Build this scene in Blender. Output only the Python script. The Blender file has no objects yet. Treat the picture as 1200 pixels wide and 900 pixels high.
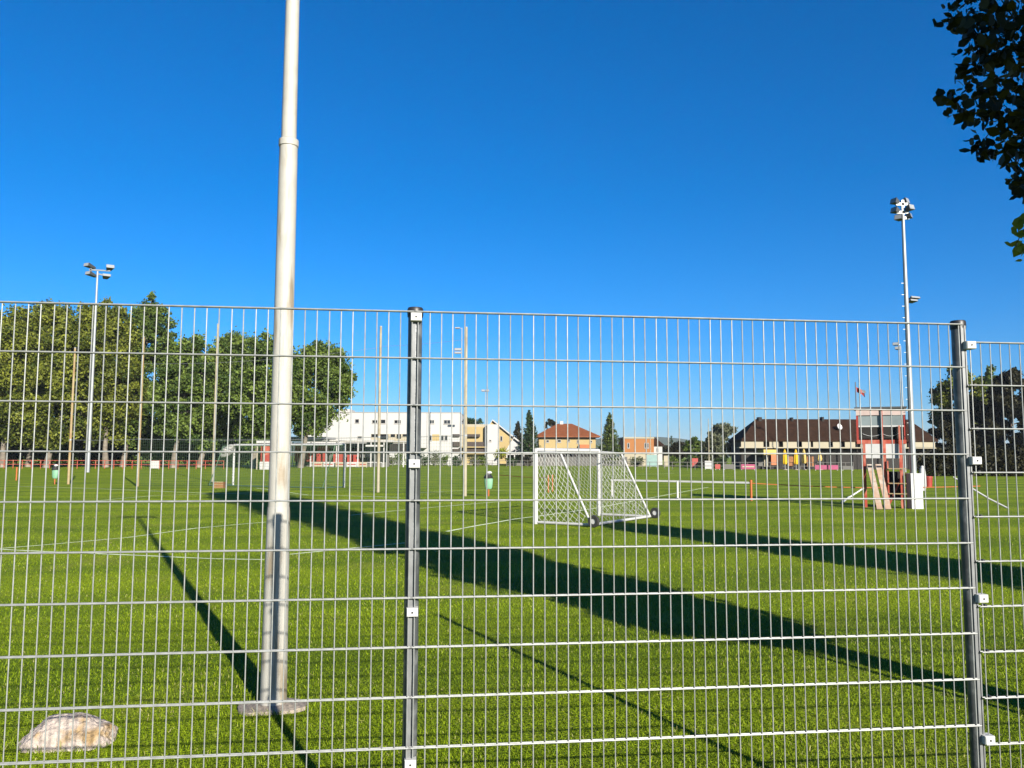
import bpy, math, random
import numpy as np
from mathutils import Vector, Matrix

R = math.radians
random.seed(7)
rng = np.random.default_rng(7)
scene = bpy.context.scene
COL = scene.collection

# ------------------------------------------------------------------ camera
FPX = 950.0                      # focal length in pixels of the 1200 px wide photograph
CAM_H = 1.82
PITCH, ROLL = R(5.05), R(0.155)
cam_data = bpy.data.cameras.new('camera')
cam = bpy.data.objects.new('camera', cam_data)
COL.objects.link(cam)
cam_data.sensor_width = 36.0
cam_data.lens = FPX / 1200.0 * 36.0
cam_data.clip_start = 0.05
cam_data.clip_end = 9000.0
cam.matrix_world = (Matrix.Translation((0, 0, CAM_H)) @ Matrix.Rotation(R(90) + PITCH, 4, 'X') @ Matrix.Rotation(ROLL, 4, 'Z'))
scene.camera = cam
_M3 = cam.matrix_world.to_3x3()

# ------------------------------------------------------------------ sky, sun, exposure
SUN_EL, SHADOW_AZ = R(20.8), R(27.2)          # shadows run forward and to the left
world = bpy.data.worlds.new('World')
scene.world = world
world.use_nodes = True
wn = world.node_tree.nodes
wl = world.node_tree.links
wn.clear()
w_out = wn.new('ShaderNodeOutputWorld')
w_bg = wn.new('ShaderNodeBackground')
w_sky = wn.new('ShaderNodeTexSky')
w_sky.sky_type = 'NISHITA'
w_sky.sun_disc = False
w_sky.sun_elevation = SUN_EL
w_sky.sun_rotation = math.pi - SHADOW_AZ
w_sky.altitude = 0
w_sky.air_density = 1.0
w_sky.dust_density = 0.6
w_sky.ozone_density = 10.0
w_hs = wn.new('ShaderNodeHueSaturation')
w_hs.inputs['Saturation'].default_value = 1.14
w_bg.inputs['Strength'].default_value = 0.057
wl.new(w_sky.outputs[0], w_hs.inputs['Color'])
wl.new(w_hs.outputs[0], w_bg.inputs[0])
wl.new(w_bg.outputs[0], w_out.inputs[0])

sun_data = bpy.data.lights.new('sun', 'SUN')
sun = bpy.data.objects.new('sun', sun_data)
COL.objects.link(sun)
sun_data.energy = 5.0
sun_data.angle = R(0.5)
sun_data.color = (1.0, 0.93, 0.80)
_d = Vector((-math.sin(SHADOW_AZ) * math.cos(SUN_EL), math.cos(SHADOW_AZ) * math.cos(SUN_EL), -math.sin(SUN_EL)))
sun.rotation_euler = _d.to_track_quat('-Z', 'Y').to_euler()
sun.location = (20, -35, 25)

scene.view_settings.view_transform = 'Standard'
scene.view_settings.look = 'None'
scene.view_settings.exposure = 1.5
scene.view_settings.gamma = 1.0
scene.view_settings.use_curve_mapping = False
scene.cycles.max_bounces = 6
scene.cycles.transparent_max_bounces = 8
scene.cycles.use_denoising = True

# ------------------------------------------------------------------ measuring helpers (survey points of the place)
def ray(px, py):
    v = Vector(((px - 600.0) / FPX, (450.0 - py) / FPX, -1.0))
    return _M3 @ v

def at(px, py, Y):
    d = ray(px, py)
    t = Y / d.y
    return Vector((d.x * t, Y, CAM_H + d.z * t))

def gp(px, py):
    d = ray(px, py)
    t = -CAM_H / d.z
    return Vector((d.x * t, d.y * t, 0.0))

# ------------------------------------------------------------------ mesh builder
class MB:
    def __init__(self):
        self.v = []; self.f = []
    def add(self, vs, fs):
        o = len(self.v)
        self.v.extend([tuple(x) for x in vs])
        self.f.extend([tuple(i + o for i in q) for q in fs])
        return self
    def box(self, x0, x1, y0, y1, z0, z1):
        vs = [(x, y, z) for z in (z0, z1) for (x, y) in ((x0, y0), (x1, y0), (x1, y1), (x0, y1))]
        return self.add(vs, [(3, 2, 1, 0), (4, 5, 6, 7), (0, 1, 5, 4), (1, 2, 6, 5), (2, 3, 7, 6), (3, 0, 4, 7)])
    def bar(self, a, b, w, h=None):
        """rectangular bar from a to b"""
        h = h or w
        a = Vector(a); b = Vector(b); d = (b - a).normalized()
        up = Vector((0, 0, 1)) if abs(d.z) < 0.95 else Vector((0, 1, 0))
        s = d.cross(up).normalized(); u = s.cross(d).normalized()
        vs = []
        for p in (a, b):
            for (i, j) in ((-1, -1), (1, -1), (1, 1), (-1, 1)):
                vs.append(p + s * (i * w / 2) + u * (j * h / 2))
        return self.add(vs, [(3, 2, 1, 0), (4, 5, 6, 7), (0, 1, 5, 4), (1, 2, 6, 5), (2, 3, 7, 6), (3, 0, 4, 7)])
    def tube(self, pts, rads, n=8, cap=True):
        pts = [Vector(p) for p in pts]
        if not isinstance(rads, (list, tuple)): rads = [rads] * len(pts)
        vs = []; fs = []
        for i, p in enumerate(pts):
            d = (pts[min(i + 1, len(pts) - 1)] - pts[max(i - 1, 0)])
            if d.length < 1e-9: d = Vector((0, 0, 1))
            d.normalize()
            up = Vector((0, 1, 0)) if abs(d.z) > 0.9 else Vector((0, 0, 1))
            s = d.cross(up).normalized(); u = d.cross(s).normalized()
            for k in range(n):
                a = 2 * math.pi * k / n
                vs.append(p + s * (math.cos(a) * rads[i]) + u * (math.sin(a) * rads[i]))
        for i in range(len(pts) - 1):
            for k in range(n):
                k2 = (k + 1) % n
                fs.append((i * n + k, i * n + k2, (i + 1) * n + k2, (i + 1) * n + k))
        if cap:
            fs.append(tuple(range(n))[::-1]); fs.append(tuple((len(pts) - 1) * n + k for k in range(n)))
        return self.add(vs, fs)
    def prism(self, poly, axis, a, b):
        """extrude a 2-D polygon along axis ('y' or 'x' or 'z') from a to b"""
        def P(q, t):
            return {'y': (q[0], t, q[1]), 'x': (t, q[0], q[1]), 'z': (q[0], q[1], t)}[axis]
        n = len(poly)
        vs = [P(q, a) for q in poly] + [P(q, b) for q in poly]
        fs = [tuple(range(n))[::-1], tuple(range(n, 2 * n))] + [(i, (i + 1) % n, n + (i + 1) % n, n + i) for i in range(n)]
        return self.add(vs, fs)
    def lathe(self, prof, n=16, c=(0, 0, 0), sy=1.0):
        vs = []; fs = []
        for (r, z) in prof:
            for k in range(n):
                a = 2 * math.pi * k / n
                vs.append((c[0] + r * math.cos(a), c[1] + r * sy * math.sin(a), c[2] + z))
        m = len(prof)
        for i in range(m - 1):
            for k in range(n):
                k2 = (k + 1) % n
                fs.append((i * n + k, i * n + k2, (i + 1) * n + k2, (i + 1) * n + k))
        fs.append(tuple(range(n))[::-1]); fs.append(tuple((m - 1) * n + k for k in range(n)))
        return self.add(vs, fs)
    def mesh(self, name, mat, smooth=False):
        me = bpy.data.meshes.new(name)
        me.from_pydata(self.v, [], self.f)
        if mat: me.materials.append(mat)
        me.update()
        import bmesh
        bm = bmesh.new(); bm.from_mesh(me); bmesh.ops.recalc_face_normals(bm, faces=bm.faces); bm.to_mesh(me); bm.free()
        if smooth:
            me.shade_smooth()
            me.set_sharp_from_angle(angle=R(40))
        return me
    def build(self, name, mat, parent=None, loc=None, smooth=False):
        return link(name, self.mesh(name, mat, smooth), parent, loc)

def link(name, me, parent=None, loc=None):
    o = bpy.data.objects.new(name, me)
    COL.objects.link(o)
    if parent is not None: o.parent = parent
    if loc is not None: o.location = loc
    return o

def tag(o, label=None, cat=None, group=None, kind=None):
    if label: o['label'] = label
    if cat: o['category'] = cat
    if group: o['group'] = group
    if kind: o['kind'] = kind
    return o

def thing(name, label, cat, loc=(0, 0, 0), rz=0.0, group=None):
    o = bpy.data.objects.new(name, None)
    COL.objects.link(o)
    o.empty_display_size = 0.2
    o.location = loc; o.rotation_euler = (0, 0, rz)
    return tag(o, label, cat, group)

def copy_tree(o, parent=None):
    c = o.copy(); COL.objects.link(c); c.parent = parent
    for ch in list(o.children): copy_tree(ch, c)
    return c

# ------------------------------------------------------------------ materials
MATS = {}
def mat(name, col, rough=0.6, metal=0.0, var=0.12, scale=6.0, spec=0.4, bump=0.0, bscale=40.0, coords='Object', col2=None, c2amt=0.5, c2scale=2.0, stretch=1.0):
    """principled material with colour variation and fine relief from noise"""
    if name in MATS: return MATS[name]
    m = bpy.data.materials.new(name); m.use_nodes = True
    nt = m.node_tree; n = nt.nodes; l = nt.links
    b = n['Principled BSDF']
    b.inputs['Roughness'].default_value = rough
    b.inputs['Metallic'].default_value = metal
    b.inputs['Specular IOR Level'].default_value = spec
    tc = n.new('ShaderNodeTexCoord')
    nz = n.new('ShaderNodeTexNoise'); nz.inputs['Scale'].default_value = scale; nz.inputs['Detail'].default_value = 5
    l.new(tc.outputs[coords], nz.inputs['Vector'])
    mr = n.new('ShaderNodeMapRange')
    mr.inputs['From Min'].default_value = 0.3; mr.inputs['From Max'].default_value = 0.7
    mr.inputs['To Min'].default_value = 1 - var; mr.inputs['To Max'].default_value = 1 + var
    l.new(nz.outputs['Fac'], mr.inputs['Value'])
    mx = n.new('ShaderNodeVectorMath'); mx.operation = 'SCALE'
    l.new(mr.outputs[0], mx.inputs['Scale'])
    if col2 is None:
        mx.inputs[0].default_value = col[:3]
    else:
        n2 = n.new('ShaderNodeTexNoise'); n2.inputs['Scale'].default_value = c2scale; n2.inputs['Detail'].default_value = 8
        mpn = n.new('ShaderNodeMapping'); mpn.inputs['Scale'].default_value = (1, 1, stretch)
        l.new(tc.outputs[coords], mpn.inputs['Vector']); l.new(mpn.outputs[0], n2.inputs['Vector'])
        r2 = n.new('ShaderNodeMapRange')
        r2.inputs['From Min'].default_value = 0.62 - 0.3 * c2amt; r2.inputs['From Max'].default_value = 0.72 - 0.2 * c2amt
        l.new(n2.outputs['Fac'], r2.inputs['Value'])
        mc = n.new('ShaderNodeMix'); mc.data_type = 'RGBA'
        mc.inputs['A'].default_value = (*col[:3], 1); mc.inputs['B'].default_value = (*col2[:3], 1)
        l.new(r2.outputs[0], mc.inputs['Factor'])
        l.new(mc.outputs['Result'], mx.inputs[0])
    l.new(mx.outputs[0], b.inputs['Base Color'])
    if bump > 0:
        nb = n.new('ShaderNodeTexNoise'); nb.inputs['Scale'].default_value = bscale; nb.inputs['Detail'].default_value = 4
        l.new(tc.outputs[coords], nb.inputs['Vector'])
        bp = n.new('ShaderNodeBump'); bp.inputs['Strength'].default_value = bump; bp.inputs['Distance'].default_value = 0.02
        l.new(nb.outputs['Fac'], bp.inputs['Height']); l.new(bp.outputs[0], b.inputs['Normal'])
    MATS[name] = m
    return m

def leaf_mat(name, dark, light, trans=0.25, rough=0.55):
    """foliage: colour of each leaf from its own 'tint' value, light partly passing through"""
    m = bpy.data.materials.new(name); m.use_nodes = True
    nt = m.node_tree; n = nt.nodes; l = nt.links
    b = n['Principled BSDF']; out = n['Material Output']
    at_ = n.new('ShaderNodeAttribute'); at_.attribute_name = 'tint'
    mc = n.new('ShaderNodeMix'); mc.data_type = 'RGBA'
    mc.inputs['A'].default_value = (*dark, 1); mc.inputs['B'].default_value = (*light, 1)
    l.new(at_.outputs['Fac'], mc.inputs['Factor'])
    l.new(mc.outputs['Result'], b.inputs['Base Color'])
    b.inputs['Roughness'].default_value = rough
    b.inputs['Specular IOR Level'].default_value = 0.15
    tr = n.new('ShaderNodeBsdfTranslucent')
    l.new(mc.outputs['Result'], tr.inputs['Color'])
    ms = n.new('ShaderNodeMixShader'); ms.inputs[0].default_value = trans
    l.new(b.outputs[0], ms.inputs[1]); l.new(tr.outputs[0], ms.inputs[2]); l.new(ms.outputs[0], out.inputs[0])
    MATS[name] = m
    return m

M_GALV = mat('galvanised_steel', (0.185, 0.192, 0.19), 0.5, 0.3, 0.22, 18, bump=0.05, bscale=200)
M_POST = mat('galvanised_post', (0.077, 0.08316, 0.08855), 0.40, 0.55, 0.22, 9, bump=0.06, bscale=90, col2=(0.154, 0.1617, 0.1694), c2amt=0.45, c2scale=14)
M_STRIP = mat('post_cover_strip', (0.125, 0.13, 0.135), 0.45, 0.3, 0.2, 12)
M_CLAMP = mat('light_clamp_plastic', (0.3696, 0.3696, 0.3619), 0.5, 0, 0.05, 20)
M_BLACK = mat('black_plastic', (0.01386, 0.01386, 0.0154), 0.45, 0, 0.2, 20)
M_DKST = mat('dark_bolt', (0.0462, 0.0462, 0.05005), 0.4, 0.7, 0.2, 60)
M_POLE = mat('weathered_white_pole_paint', (0.262, 0.255, 0.232), 0.55, 0, 0.07, 9, bump=0.15, bscale=90, col2=(0.175, 0.145, 0.105), c2amt=0.30, c2scale=16.0, stretch=0.12)
M_CONC = mat('pale_concrete', (0.2002, 0.1694, 0.1386), 0.9, 0, 0.22, 9, bump=0.5, bscale=50)
M_ROCK = mat('pale_sandstone', (0.29, 0.245, 0.215), 0.92, 0, 0.30, 26, bump=0.9, bscale=45, col2=(0.20, 0.135, 0.065), c2amt=0.38, c2scale=7)
M_WOODP = mat('cream_wooden_pole', (0.2079, 0.1617, 0.0847), 0.75, 0, 0.12, 3, col2=(0.1771, 0.1078, 0.0462), c2amt=0.5, c2scale=1.2)
M_CREAMP = mat('cream_painted_pole', (0.2156, 0.1925, 0.1386), 0.7, 0, 0.12, 3, col2=(0.154, 0.127, 0.0847), c2amt=0.45, c2scale=1.2)
M_WHITE = mat('white_metal_paint', (0.3234, 0.3234, 0.3234), 0.4, 0, 0.05, 5)
M_NET = mat('white_net_cord', (0.3234, 0.3234, 0.3157), 0.8, 0, 0.05, 5)
M_GNET = mat('green_net_cord', (0.0385, 0.077, 0.04235), 0.8, 0, 0.1, 5)
M_RUB = mat('black_rubber', (0.0154, 0.0154, 0.0154), 0.7, 0, 0.2, 10)
M_MAST = mat('galvanised_mast', (0.2079, 0.2194, 0.2271), 0.45, 0.3, 0.1, 2)
M_LAMP = mat('lamp_housing', (0.0539, 0.05775, 0.0616), 0.5, 0.3, 0.1, 4)
M_GLASS = mat('lamp_glass', (0.1925, 0.2002, 0.2079), 0.1, 0, 0.03, 4, spec=0.8)
M_RED = mat('red_paint', (0.235, 0.034, 0.018), 0.55, 0, 0.18, 4, col2=(0.27, 0.09, 0.06), c2amt=0.5, c2scale=2)
M_REDF = mat('red_sheet', (0.1925, 0.01694, 0.01078), 0.6, 0, 0.1, 2)
M_ORG = mat('orange_paint', (0.2541, 0.06545, 0.01078), 0.55, 0, 0.1, 3)
M_WALLW = mat('white_render', (0.2772, 0.2733, 0.2695), 0.85, 0, 0.03, 0.4)
M_WALLC = mat('cream_render', (0.2387, 0.1809, 0.08085), 0.85, 0, 0.05, 0.4)
M_WALLP = mat('pale_cream_render', (0.231, 0.2041, 0.1502), 0.85, 0, 0.05, 0.4)
M_WALLO = mat('orange_render', (0.2002, 0.08085, 0.0231), 0.85, 0, 0.06, 0.4)
M_WALLG = mat('grey_render', (0.077, 0.07469, 0.0693), 0.85, 0, 0.1, 0.5)
M_TILEO = mat('orange_roof_tile', (0.1193, 0.03234, 0.00616), 0.8, 0, 0.2, 2.5, bump=0.3, bscale=6)
M_TILEB = mat('dark_brown_roof_tile', (0.021, 0.0105, 0.0065), 0.9, 0, 0.25, 2.0, spec=0.08, bump=0.3, bscale=6)
M_PANE = mat('window_pane', (0.01078, 0.01232, 0.01386), 0.08, 0, 0.2, 0.6, spec=0.7)
M_FRAME = mat('window_frame', (0.2079, 0.2002, 0.1925), 0.6, 0, 0.05, 3)
M_DARK = mat('dark_timber', (0.00693, 0.00539, 0.00462), 0.8, 0, 0.25, 2)
M_RAIL = mat('brown_balcony_panel', (0.02695, 0.01848, 0.01463), 0.7, 0, 0.15, 2)
M_YEL = mat('yellow_canvas', (0.42, 0.25, 0.004), 0.8, 0, 0.08, 3)
M_YPALE = mat('pale_yellow_canvas', (0.34, 0.25, 0.07), 0.8, 0, 0.08, 3)
M_PINK = mat('magenta_banner', (0.1694, 0.00924, 0.0539), 0.6, 0, 0.15, 1.5)
M_MINT = mat('mint_dummy_cover', (0.1078, 0.231, 0.1463), 0.6, 0, 0.06, 4)
M_BARK = mat('pale_bark', (0.0924, 0.077, 0.0616), 0.9, 0, 0.25, 2.5, bump=0.5, bscale=12, col2=(0.1463, 0.127, 0.104), c2amt=0.5, c2scale=1.5)
M_BARKD = mat('dark_bark', (0.05775, 0.04235, 0.0308), 0.9, 0, 0.25, 4, bump=0.6, bscale=20)
M_PLANK = mat('bleached_plank', (0.231, 0.154, 0.1078), 0.8, 0, 0.14, 6, col2=(0.2464, 0.2156, 0.1848), c2amt=0.5, c2scale=3)
M_LINE = mat('white_line_chalk', (0.4774, 0.539, 0.3388), 0.9, 0, 0.25, 3)
M_CRATE = mat('rust_orange_crate', (0.154, 0.06545, 0.0231), 0.8, 0, 0.2, 5)
M_BLUEB = mat('pale_teal_board', (0.1232, 0.1925, 0.1848), 0.7, 0, 0.1, 2)
M_GLAZE = mat('cabin_window', (0.135, 0.16, 0.165), 0.12, 0, 0.15, 1.5, spec=0.7)

L_PLANE = leaf_mat('plane_tree_leaf', (0.022, 0.038, 0.005), (0.165, 0.180, 0.022))
L_GREEN = leaf_mat('green_tree_leaf', (0.018, 0.040, 0.007), (0.120, 0.165, 0.028))
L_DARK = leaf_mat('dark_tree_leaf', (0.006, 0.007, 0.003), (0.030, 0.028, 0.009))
L_CON = leaf_mat('conifer_needle', (0.00616, 0.01694, 0.00616), (0.0308, 0.0539, 0.01386), 0.1)
L_NEAR = leaf_mat('poplar_leaf', (0.01232, 0.0154, 0.00385), (0.0462, 0.04235, 0.01078), 0.12)
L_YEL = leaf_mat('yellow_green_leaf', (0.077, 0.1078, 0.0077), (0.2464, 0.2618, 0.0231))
L_GREY = leaf_mat('grey_green_leaf', (0.0462, 0.05775, 0.0308), (0.1309, 0.1386, 0.077))

# ------------------------------------------------------------------ ground
def ground_material():
    m = bpy.data.materials.new('lawn'); m.use_nodes = True
    nt = m.node_tree; n = nt.nodes; l = nt.links
    b = n['Principled BSDF']; b.inputs['Roughness'].default_value = 0.85; b.inputs['Specular IOR Level'].default_value = 0.12
    tc = n.new('ShaderNodeTexCoord')
    def noise(scale, detail=4, vec=None):
        z = n.new('ShaderNodeTexNoise'); z.inputs['Scale'].default_value = scale; z.inputs['Detail'].default_value = detail
        l.new(vec or tc.outputs['Object'], z.inputs['Vector']); return z.outputs['Fac']
    def ramp(fac, stops):
        r = n.new('ShaderNodeValToRGB'); e = r.color_ramp.elements
        while len(e) < len(stops): e.new(0.5)
        for k, (p, c) in enumerate(stops): e[k].position = p; e[k].color = (*c, 1)
        l.new(fac, r.inputs[0]); return r.outputs[0]
    def mix(f, a, bb, mode='MIX'):
        x = n.new('ShaderNodeMix'); x.data_type = 'RGBA'; x.blend_type = mode
        if isinstance(f, float): x.inputs['Factor'].default_value = f
        else: l.new(f, x.inputs['Factor'])
        l.new(a, x.inputs['A']); l.new(bb, x.inputs['B']); return x.outputs['Result']
    base = ramp(noise(55, 6), [(0.32, (0.020, 0.026, 0.001)), (0.50, (0.122, 0.182, 0.0020)), (0.68, (0.225, 0.300, 0.008))])
    big = ramp(noise(0.22, 5), [(0.35, (0.78, 0.82, 0.75)), (0.65, (1.16, 1.10, 1.0))])
    c1 = mix(1.0, base, big, 'MULTIPLY')
    # mowing bands, roughly across the view
    mp = n.new('ShaderNodeMapping'); mp.inputs['Rotation'].default_value = (0, 0, R(-14)); l.new(tc.outputs['Object'], mp.inputs['Vector'])
    wv = n.new('ShaderNodeTexWave'); wv.bands_direction = 'Y'; wv.inputs['Scale'].default_value = 0.085; wv.inputs['Distortion'].default_value = 0.7
    wv.inputs['Detail'].default_value = 2; wv.inputs['Detail Scale'].default_value = 1.5
    l.new(mp.outputs[0], wv.inputs['Vector'])
    band = ramp(wv.outputs['Fac'], [(0.35, (0.78, 0.82, 0.86)), (0.65, (1.12, 1.09, 1.0))])
    c2 = mix(1.0, c1, band, 'MULTIPLY')
    # dry, worn patches
    dry_f = ramp(noise(0.6, 6), [(0.54, (0, 0, 0)), (0.74, (0.6, 0.6, 0.6))])
    dryc = n.new('ShaderNodeRGB'); dryc.outputs[0].default_value = (0.21, 0.22, 0.03, 1)
    c3 = mix(dry_f, c2, dryc.outputs[0])
    l.new(c3, b.inputs['Base Color'])
    bp = n.new('ShaderNodeBump'); bp.inputs['Strength'].default_value = 0.9; bp.inputs['Distance'].default_value = 0.05
    l.new(noise(38, 6), bp.inputs['Height']); l.new(bp.outputs[0], b.inputs['Normal'])
    return m

g = MB(); S = 3500
g.add([(-S, -300, 0), (S, -300, 0), (S, S, 0), (-S, S, 0)], [(0, 1, 2, 3)])
tag(g.build('ground', ground_material()), kind='structure')

# far hills
hv = []; hf = []
xs = np.linspace(-3200, 3200, 120)
for i, x in enumerate(xs):
    z = 30 + 9 * math.sin(x * 0.0021 + 1.0) + 6 * math.sin(x * 0.0067) + 4 * math.sin(x * 0.017 + 2) + random.uniform(-1.2, 1.2)
    y = 1900 + 120 * math.sin(x * 0.0013)
    hv += [(x, y - 260, -2), (x, y - 90, z * 0.62), (x, y, z), (x, y + 300, -2)]
for i in range(len(xs) - 1):
    for k in range(3):
        hf.append((i * 4 + k, (i + 1) * 4 + k, (i + 1) * 4 + k + 1, i * 4 + k + 1))
M_HILL = mat('wooded_hill', (0.035, 0.055, 0.03), 0.95, 0, 0.35, 0.02, spec=0.1)
tag(MB().add(hv, hf).build('hills', M_HILL, smooth=True), kind='structure')

# chalk lines on the grass: (points in plan, width)
LINES = []
def chalk(pix, w=0.06):
    LINES.append(([gp(*p) for p in pix], w))
chalk([(-60, 648), (60, 638), (150, 630), (230, 619), (312, 612)], 0.085)
chalk([(410, 604), (480, 597), (560, 590), (610, 586)], 0.085)
chalk([(-60, 641), (60, 647), (180, 652), (250, 655), (310, 656)], 0.085)
chalk([(340, 650), (420, 642), (478, 636)], 0.085)
chalk([(524, 623), (560, 616), (600, 609), (690, 597), (760, 584), (830, 571)], 0.10)
chalk([(20, 570), (120, 573), (240, 578), (400, 581), (470, 583)], 0.12)
chalk([(100, 588), (180, 581), (300, 577)], 0.08)
chalk([(480, 578), (560, 574), (640, 577)], 0.09)
chalk([(360, 580), (300, 572)], 0.09)
chalk([(590, 553), (680, 553)], 0.25)
chalk([(740, 556), (790, 555)], 0.2)
for pts, w in LINES:
    m = MB()
    vs = []; fs = []
    # resample with a slight waver so that the chalk is not ruler-straight
    q = []
    for a, b in zip(pts[:-1], pts[1:]):
        k = max(2, int((b - a).length / 0.8))
        q += [a.lerp(b, t / k) for t in range(k)]
    q.append(pts[-1])
    for i, p in enumerate(q):
        d = (q[min(i + 1, len(q) - 1)] - q[max(i - 1, 0)]).normalized()
        s = Vector((-d.y, d.x, 0))
        p = p + s * random.uniform(-0.02, 0.02)
        ww = w * random.uniform(0.75, 1.2)
        vs += [(p.x - s.x * ww / 2, p.y - s.y * ww / 2, 0.006), (p.x + s.x * ww / 2, p.y + s.y * ww / 2, 0.006)]
        if i: fs.append((2 * i - 2, 2 * i, 2 * i + 1, 2 * i - 1))
    o = m.add(vs, fs).build('pitch_marking', M_LINE)
    tag(o, kind='structure')

# grass blades: sheet of single blades, dense near the fence and thinner further off
def grass():
    D0, D1 = 3.5, 46.0
    c = 165000.0
    half = R(37)
    N = int(c * 2 * half * math.log(D1 / D0))
    D = D0 * np.exp(rng.random(N) * math.log(D1 / D0))
    A = (rng.random(N) * 2 - 1) * half
    x = D * np.sin(A); y = D * np.cos(A)
    # cells where foundation, stone or chalk leave no room for blades
    keep = y > 2.2
    pb = gp(320, 829); sb = gp(71, 876)
    keep &= ~((np.abs(x - pb.x) < 0.25) & (np.abs(y - (pb.y - 0.02)) < 0.15))
    for pts, w in LINES:
        for a, b in zip(pts[:-1], pts[1:]):
            dx, dy = b.x - a.x, b.y - a.y
            L2 = dx * dx + dy * dy
            t = np.clip(((x - a.x) * dx + (y - a.y) * dy) / L2, 0, 1)
            dd = np.hypot(x - a.x - t * dx, y - a.y - t * dy)
            keep &= ~((dd < w * 0.62) & (rng.random(N) < 0.93))
    x = x[keep]; y = y[keep]; D = D[keep]; N = len(x)
    sc = (D / D0) ** 0.42
    patch = 0.5 + 0.5 * np.sin(x * 1.7 + 2 * np.sin(y * 0.9)) * np.sin(y * 1.3 + 1.5 * np.sin(x * 1.1))
    Lb = (0.016 + 0.019 * rng.random(N)) * (0.85 + 0.35 * patch)
    Lb = Lb * np.minimum(1.0, 1.25 - 0.012 * D)
    for (cx, cy, rx, ry) in ((sb.x, sb.y + 0.06, 0.34, 0.19), (pb.x, pb.y - 0.02, 0.28, 0.19)):
        e_ = np.hypot((x - cx) / rx, (y - cy) / ry)
        Lb = Lb * np.where((e_ > 0.75) & (e_ < 1.25), 1.0 + 1.3 * rng.random(N), 1.0)
    W = (0.0021 + 0.0016 * rng.random(N)) * sc
    th = rng.random(N) * 2 * np.pi                 # lean direction
    lean = 0.25 + 1.0 * rng.random(N)
    tw = rng.random(N) * 2 * np.pi
    sx = np.cos(tw) * W / 2; sy = np.sin(tw) * W / 2
    lx = np.cos(th) * np.sin(lean) * Lb; ly = np.sin(th) * np.sin(lean) * Lb; lz = np.cos(lean) * Lb
    V = np.zeros((N, 5, 3))
    V[:, 0] = np.stack([x - sx, y - sy, np.zeros(N)], 1)
    V[:, 1] = np.stack([x + sx, y + sy, np.zeros(N)], 1)
    V[:, 2] = np.stack([x + lx * 0.42 + sx * 0.85, y + ly * 0.42 + sy * 0.85, lz * 0.62], 1)
    V[:, 3] = np.stack([x + lx * 0.42 - sx * 0.85, y + ly * 0.42 - sy * 0.85, lz * 0.62], 1)
    V[:, 4] = np.stack([x + lx, y + ly, lz], 1)
    me = bpy.data.meshes.new('grass')
    me.vertices.add(N * 5); me.vertices.foreach_set('co', V.ravel())
    base = np.arange(N) * 5
    li = np.empty((N, 7), dtype=np.int32)
    for k, q in enumerate((0, 1, 2, 3, 3, 2, 4)): li[:, k] = base + q
    me.loops.add(N * 7); me.loops.foreach_set('vertex_index', li.ravel())
    me.polygons.add(N * 2)
    ls = np.empty((N, 2), dtype=np.int32); ls[:, 0] = np.arange(N) * 7; ls[:, 1] = np.arange(N) * 7 + 4
    me.polygons.foreach_set('loop_start', ls.ravel())
    me.update(calc_edges=True); me.validate()
    t = np.clip(0.02 + 0.78 * rng.random(N) + 0.22 * (patch - 0.5) + (rng.random(N) < 0.05) * 0.6, 0, 1)
    at_ = me.attributes.new('tint', 'FLOAT', 'POINT')
    at_.data.foreach_set('value', np.repeat(t, 5).astype(np.float32))
    gm = leaf_mat('grass_blade', (0.050, 0.082, 0.0015), (0.215, 0.258, 0.010), 0.22, 0.75)
    gn = gm.node_tree; old = [x for x in gn.nodes if x.type == 'MIX'][0]
    rp = gn.nodes.new('ShaderNodeValToRGB'); e = rp.color_ramp.elements
    e[0].position = 0.0; e[0].color = (0.026, 0.042, 0.001, 1); e[1].position = 1.0; e[1].color = (0.30, 0.28, 0.11, 1)
    for p_, c_ in ((0.35, (0.080, 0.128, 0.002)), (0.72, (0.185, 0.255, 0.005)), (0.90, (0.25, 0.30, 0.02))):
        q_ = e.new(p_); q_.color = (*c_, 1)
    at0 = [x for x in gn.nodes if x.type == 'ATTRIBUTE'][0]
    gn.links.new(at0.outputs['Fac'], rp.inputs[0])
    for lk in list(old.outputs['Result'].links): gn.links.new(rp.outputs[0], lk.to_socket)
    me.materials.append(gm)
    tag(link('grass', me), 'short mown green grass of the sports field', 'grass', kind='stuff')
grass()

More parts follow.
